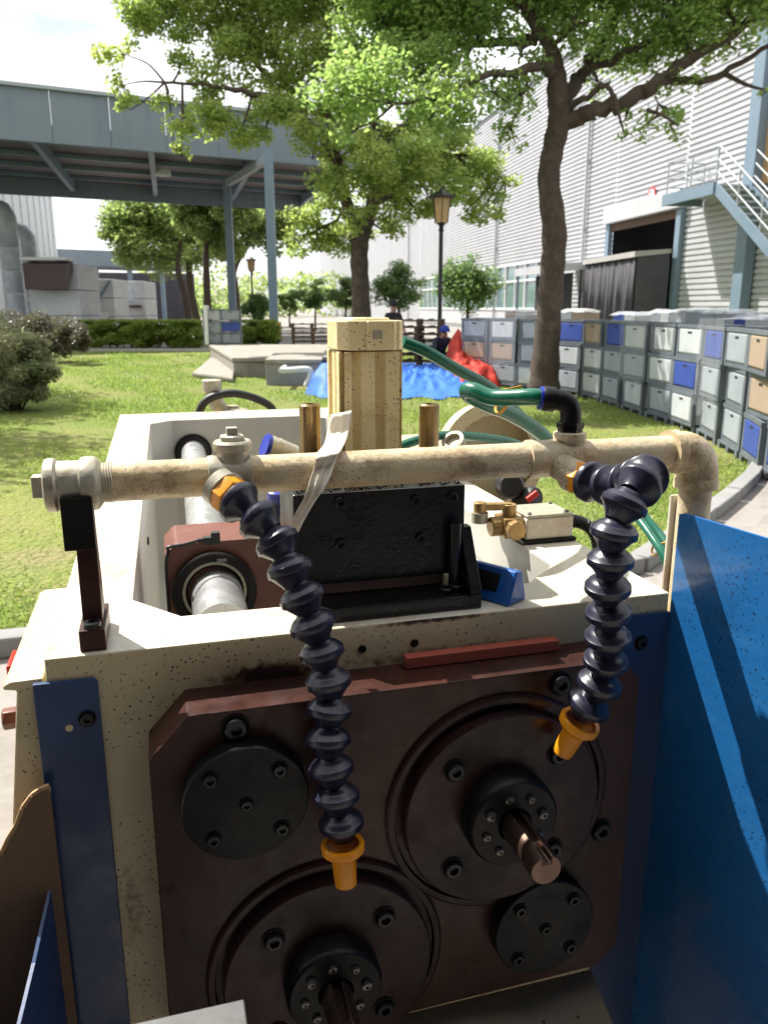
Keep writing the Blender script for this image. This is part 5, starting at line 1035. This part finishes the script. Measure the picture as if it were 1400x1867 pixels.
r = empty('drain_pipe', (pp[0].x, pp[0].y, 0)); tag(r, 'white bent drain pipe at the front of the concrete tank', 'pipe'); mb = MB(); mb.tube(spline([p-Vector((pp[0].x, pp[0].y, 0)) for p in pp], 5), .055, 12); mb.build('pipe_run', 'white_plastic', r, 60)
mb = MB(); q = pp[0]-Vector((pp[0].x, pp[0].y, 0)); mb.tube([q, q+Vector((0, .9, 0))], .05, 12); mb.build('tank_outlet', 'white_plastic', r, 60)
slab('concrete_ramp', 'low pale concrete footing at the left foot of the platform', [on(352, 690), on(425, 700), on(430, 672), on(385, 660)], 0, .13, 'concrete_light', 'footing', .03)
# crates on the platform
pc = on(405, 628, zp)
k = 0
for t, row in enumerate((('g', 'g'), ('g', 'b'), ('w', 'g'))):
    for j, ch_ in enumerate(row):
        mt = LET[ch_]; crate(mt, (pc.x-.22+j*.50, pc.y, zp+.004+t*.33), .12, f'{COLN[mt]} crate, {TIER[t]} tier, {["left", "right"][j]} column of the stack on the concrete platform', 'crates on the platform', .82)
bp = at(378, 628, pc.y-.15); r = empty('white_board', (bp.x, bp.y, zp), .1); tag(r, 'upright white board leaning at the left of the platform crates', 'board'); mb = MB(); mb.box(-.05, .05, -.02, .5, .006, 1.08); mb.build('panel', 'window_frame', r, 0, .01)
def pallet_stack(label, c, n_, wx, wy, rz):
    for t in range(n_):
        r = empty('wooden_pallet', (c.x+random.uniform(-.03, .03), c.y+random.uniform(-.03, .03), .012+t*.15), rz+random.uniform(-.05, .05)); tag(r, f'dark wooden pallet, {ORD[t]} from the bottom of the {label}', 'pallet', label)
        for k in range(5): x = -wx/2+k*(wx-.1)/4; mb = MB(); mb.box(x, x+.1, -wy/2, wy/2, .116, .138); mb.build('deck_board', 'wood', r, 0)
        for k in range(3):
            y = -wy/2+k*(wy-.1)/2; mb = MB(); mb.box(-wx/2, wx/2, y, y+.1, .095, .1155); mb.build('stringer_board', 'wood', r, 0)
            for j in range(3): x = -wx/2+j*(wx-.1)/2; mb = MB(); mb.box(x, x+.1, y+.002, y+.098, .0, .0945); mb.build('block', 'wood', r, 0)
pallet_stack('pallet stack left of the cream cylinder', on(570, 636, 0), 6, 1.5, 1.1, .1)
c = at(765, 640, 18.5); pallet_stack('pallet stack behind the tarps', Vector((c.x, 18.5, 0)), 8, 1.1, 1.0, -.15)
# ------------------------------------------------------------------ people
def person(label, loc, rz, J, E_, rad, cloth, head_c, cap):
    me = bpy.data.meshes.new('person'); me.from_pydata([Vector(J[k]) for k in J], [], [(list(J).index(a), list(J).index(b)) for a, b in E_]); o = bpy.data.objects.new('person', me); COL.objects.link(o)
    sk = o.modifiers.new('skin', 'SKIN'); ks = list(J)
    for i, k in enumerate(ks):
        sv_ = me.skin_vertices[0].data[i]; r_ = rad[k]; sv_.radius = (r_, r_) if not isinstance(r_, tuple) else r_; sv_.use_root = (k == 'pelvis')
    o.modifiers.new('sub', 'SUBSURF').levels = 2
    dg = bpy.context.evaluated_depsgraph_get(); em = bpy.data.meshes.new_from_object(o.evaluated_get(dg)); o.modifiers.clear(); o.data = em
    em.materials.append(MATS[cloth]); em.materials.append(MATS['skin']); hc = Vector(head_c)
    hands = [Vector(J['wrL']), Vector(J['wrR'])]
    for p in em.polygons:
        p.use_smooth = True; c = p.center; p.material_index = 1 if (c-hc).length < .15 or c.z > hc.z-.10 and (c-hc).length < .3 or min((c-h).length for h in hands) < .10 and c.z > .05 else 0
    o.location = loc; o.rotation_euler = (0, 0, rz); tag(o, label, 'person')
    mb = MB(); mb.lathe([(.108, -.01), (.112, .02), (.105, .06), (.08, .10), (.04, .122), (0, .127)], hc+Vector((0, .01, .02)), (0, .12, 1), 20)
    if cap != 'hair': mb.prism([(-.075, -.09), (.075, -.09), (.055, -.19), (-.055, -.19)], lambda x, y, d: hc+Vector((x, y, d)), .012, .024)
    mb.build('cap' if cap != 'hair' else 'hair', cap if cap != 'hair' else 'cloth_black', o, 60)
    for s2 in (-1, 1): mb = MB(); mb.lathe([(0, -.012), (.012, 0), (0, .012)], hc+Vector((s2*.036, -.095, .005)), (0, -1, 0), 8); mb.build('eye', 'cloth_black', o, 60)
    mb = MB(); mb.lathe([(.016, -.022), (.013, 0), (.004, .022)], hc+Vector((0, -.105, -.022)), (0, -.25, 1), 8); mb.build('nose', 'skin', o, 60)
    return o
def fingers(J, E_, rad, side, wr, d):
    d = Vector(d).normalized(); sx = Vector((1, 0, 0)).cross(d)
    for i in range(5):
        a = Vector(wr)+d*.05+Vector((.018*(i-2), 0, 0)); b = a+d*(.06+.012*(2-abs(i-2)))+Vector((.01*(i-2), 0, -.012)); J[f'f{side}{i}'] = b; E_.append((f'wr{side}', f'f{side}{i}')); rad[f'f{side}{i}'] = .009
def stand(J0=None):
    J = dict(pelvis=(0, 0, .86), belly=(0, -.01, 1.0), chest=(0, 0, 1.18), neck=(0, 0, 1.33), head0=(0, -.01, 1.40), head=(0, -.02, 1.48), shL=(-.17, 0, 1.27), elL=(-.23, -.04, 1.03), wrL=(-.20, -.20, .88), shR=(.17, 0, 1.27), elR=(.23, -.04, 1.03), wrR=(.20, -.20, .88),
             hiL=(-.09, 0, .82), knL=(-.10, -.03, .45), anL=(-.10, .02, .08), toL=(-.11, -.13, .04), hiR=(.09, 0, .82), knR=(.10, -.03, .45), anR=(.10, .02, .08), toR=(.11, -.13, .04))
    E_ = [('pelvis', 'belly'), ('belly', 'chest'), ('chest', 'neck'), ('neck', 'head0'), ('head0', 'head'), ('chest', 'shL'), ('shL', 'elL'), ('elL', 'wrL'), ('chest', 'shR'), ('shR', 'elR'), ('elR', 'wrR'), ('pelvis', 'hiL'), ('hiL', 'knL'), ('knL', 'anL'), ('anL', 'toL'), ('pelvis', 'hiR'), ('hiR', 'knR'), ('knR', 'anR'), ('anR', 'toR')]
    rad = dict(pelvis=(.15, .11), belly=(.14, .10), chest=(.16, .11), neck=.055, head0=.075, head=(.085, .10), shL=.07, elL=.05, wrL=.032, shR=.07, elR=.05, wrR=.032, hiL=.09, knL=.065, anL=.045, toL=.035, hiR=.09, knR=.065, anR=.045, toR=.035)
    if J0: J.update(J0)
    fingers(J, E_, rad, 'L', J['wrL'], (0, -.8, -.6)); fingers(J, E_, rad, 'R', J['wrR'], (0, -.8, -.6))
    return J, E_, rad
J, E_, rad = stand(); q = at(717, 560, 19.6)
person('person in dark clothes with black hair standing behind the pallet stack', (q.x, 19.6, 0), .5, J, E_, rad, 'cloth_black', J['head'], 'hair')
crouch = dict(pelvis=(0, .25, .42), belly=(0, .16, .54), chest=(0, .04, .70), neck=(0, -.06, .82), head0=(0, -.10, .87), head=(0, -.14, .94), shL=(-.17, .0, .76), elL=(-.24, -.14, .56), wrL=(-.16, -.34, .42), shR=(.17, .0, .76), elR=(.24, -.14, .56), wrR=(.16, -.34, .42),
              hiL=(-.10, .22, .40), knL=(-.16, -.14, .50), anL=(-.13, .10, .08), toL=(-.14, -.06, .04), hiR=(.10, .22, .40), knR=(.16, -.14, .50), anR=(.13, .10, .08), toR=(.14, -.06, .04))
J, E_, rad = stand(crouch); q = at(806, 612, 17.6)
person('person in navy work clothes and blue cap crouching behind the tarps', (q.x, 17.6, 0), .35, J, E_, rad, 'cloth_navy', J['head'], 'cap_blue')
# ------------------------------------------------------------------ left background: hall, ducts, units
lh = empty('left_hall', (0, 0, 0)); lh.name = 'warehouse'; tag(lh, 'pale grey warehouse wall at the far left behind the ducts', 'building')
a, b = at(-60, 590, 40), at(118, 590, 75); za, zb2 = at(-60, 300, 40).z, at(112, 452, 75).z
a.z = b.z = 0; d = (b-a).normalized(); nL = Vector((-d.y, d.x, 0))
mb = MB(); mb.hexa([a, b, b+nL*12, a+nL*12], [a+Vector((0, 0, 11.5)), b+Vector((0, 0, 11.5)), b+nL*12+Vector((0, 0, 11.5)), a+nL*12+Vector((0, 0, 11.5))]); mb.build('wall', 'hvac_paint', lh, 0)
LL = (b-a).length
for k in range(int(LL/3)):
    p = a+d*(k*3+1); mb = MB(); mb.bar(p-nL*.04, p-nL*.04+Vector((0, 0, 11.4)), .08); mb.build('wall_rib', 'hvac_paint', lh, 0)
mb = MB(); mb.hexa([a-nL*.3+Vector((0, 0, 11.52)), b-nL*.3+Vector((0, 0, 11.52)), b+nL*12+Vector((0, 0, 11.52)), a+nL*12+Vector((0, 0, 11.52))], [a-nL*.3+Vector((0, 0, 11.8)), b-nL*.3+Vector((0, 0, 11.8)), b+nL*12+Vector((0, 0, 11.8)), a+nL*12+Vector((0, 0, 11.8))]); mb.build('roof_edge', 'steel_grey', lh, 0)
def duct(label, u, v0, v1, Y, wpx, bend):
    b_ = at(u, v0, Y); t_ = at(u, v1, Y); r = wpx/2*Y/F_PX; root = empty('ventilation_duct', (b_.x, Y, 0)); tag(root, label, 'duct'); H_ = t_.z; n_ = 5
    for k in range(n_):
        z0, z1 = H_*k/n_, H_*(k+1)/n_-.03; mb = MB(); mb.lathe([(0, z0), (r, z0), (r*1.04, z0+.02), (r*1.04, z0+.08), (r, z0+.1), (r, z1), (0, z1)], seg=20); mb.build('duct_section', 'duct_metal', root, 40)
    mb = MB(); mb.tube([(0, 0, H_-.03), (0, 0, H_+r*.4), (-r*.5*bend, .1, H_+r*1.2), (-r*1.6*bend, .2, H_+r*1.6), (-r*3*bend, .3, H_+r*1.6)], r, 18); mb.build('duct_bend', 'duct_metal', root, 60)
duct('tall round galvanised duct with elbow at the far left', 33, 580, 405, 38, 32, 1.)
duct('shorter round duct beside the tall one', 66, 575, 440, 42, 26, 1.)
def unit(name, label, u0, u1, v0, v1, Y, dp, mat, extra):
    p0, p1 = at(u0, v1, Y), at(u1, v0, Y); r = empty(name, ((p0.x+p1.x)/2, Y, 0), .05); tag(r, label, 'ventilation unit'); w_ = p1.x-p0.x; z1 = p1.z
    nseg = 3
    for k in range(nseg): mb = MB(); mb.box(-w_/2, w_/2, 0, dp, z1*k/nseg, z1*(k+1)/nseg-.02); mb.build('cabinet', mat, r, 0, .03)
    if extra == 'hood':
        mb = MB(); mb.add([(-w_*.42, -.01, z1*.92), (w_*.42, -.01, z1*.92), (w_*.42, -.9, z1*.66), (-w_*.42, -.9, z1*.66), (-w_*.42, -.01, z1*1.02), (w_*.42, -.01, z1*1.02), (w_*.42, -.95, z1*.98), (-w_*.42, -.95, z1*.98)], [(3, 2, 1, 0), (4, 7, 6, 5), (2, 3, 7, 6), (0, 4, 5, 1), (1, 5, 6, 2), (0, 3, 7, 4)]); o = mb.build('hood', 'hvac_dark', r, 0); 
        mb = MB(); mb.box(-w_*.45, w_*.45, -1.0, .0, z1*1.021, z1*1.06); mb.build('hood_top', 'window_frame', r, 0, .02)
    if extra == 'brace':
        for s2 in (-1, 1): mb = MB(); mb.bar((s2*w_*.42, -.05, z1*.95), (0, -.05, z1*.6), .1); mb.build('brace', 'steel_blue', r, 0)
        mb = MB(); mb.box(-w_*.3, w_*.3, -.04, -.005, z1*.08, z1*.42); mb.build('door', 'window_frame', r, 0)
    if extra == 'louver':
        mb = MB(); mb.box(-w_*.4, w_*.2, -.03, -.005, z1*.6, z1*.9); mb.build('louver', 'duct_metal', r, 0); mb = MB(); mb.box(-w_*.42, w_*.4, -.6, -.005, z1*.48, z1*.54); mb.build('ledge', 'hvac_dark', r, 0)
unit('ventilation_unit', 'boxy grey ventilation unit with dark hood and white top', 60, 140, 480, 580, 36, 3, 'hvac_paint', 'hood')
unit('ventilation_unit', 'pale ventilation unit with crossed braces right of the hooded one', 150, 205, 508, 580, 44, 3, 'hvac_paint', 'brace')
unit('ventilation_unit', 'small pale unit with louver at the right end of the row', 205, 262, 512, 580, 48, 3, 'hvac_paint', 'louver')
# low far canopy and sheds behind the trees
r = empty('far_canopy', (0, 0, 0)); tag(r, 'low blue-grey canopy far behind the ventilation units', 'canopy'); p0, p1 = at(92, 453, 80), at(300, 470, 86)
mb = MB(); mb.hexa([(p0.x, 80, p0.z-1.5), (p1.x, 86, p0.z-1.5), (p1.x, 96, p0.z-1.5), (p0.x, 90, p0.z-1.5)], [(p0.x, 80, p0.z), (p1.x, 86, p0.z), (p1.x, 96, p0.z), (p0.x, 90, p0.z)]); mb.build('roof_band', 'canopy_blue', r, 0)
for t in (.05, .35, .65, .95): mb = MB(); x = p0.x+(p1.x-p0.x)*t; y = 80.5+6*t; mb.box(x-.2, x+.2, y, y+.4, 0, p0.z-1.51); mb.build('post', 'steel_blue', r, 0)
mb = MB(); mb.hexa([(p0.x-6, 92, 0), (p1.x, 98, 0), (p1.x, 99, 0), (p0.x-6, 93, 0)], [(p0.x-6, 92, p0.z-1.6), (p1.x, 98, p0.z-1.6), (p1.x, 99, p0.z-1.6), (p0.x-6, 93, p0.z-1.6)]); mb.build('back_wall', 'curtain', r, 0)
sheet('path', [(-40, 29.6), (-4.5, 29.6), (-4.5, 27.6), (-40, 27.2)], .018, 'concrete_light')
# wall and porch added behind the camera to block sky light from the machine
r = empty('workshop', (0, -2.2, 0)); tag(r, 'added dark wall with porch behind the camera, unseen, blocking sky light', 'building')
for k in range(10): mb = MB(); mb.box(-10+k*2, -10+k*2+1.99, -.2, 0, 0, 9.0); mb.build('sky_blocker_panel', 'sky_blocker_dark', r, 0)
mb = MB(); mb.box(-10, 10, -8, -.21, 8.8, 9.0); mb.build('blocker_roof', 'steel_blue', r, 0)
for k in range(10): mb = MB(); mb.box(-10+k*2, -10+k*2+1.99, .01, 1.95, 3.30, 3.42); mb.build('porch_blocker_panel', 'sky_blocker_dark', r, 0)
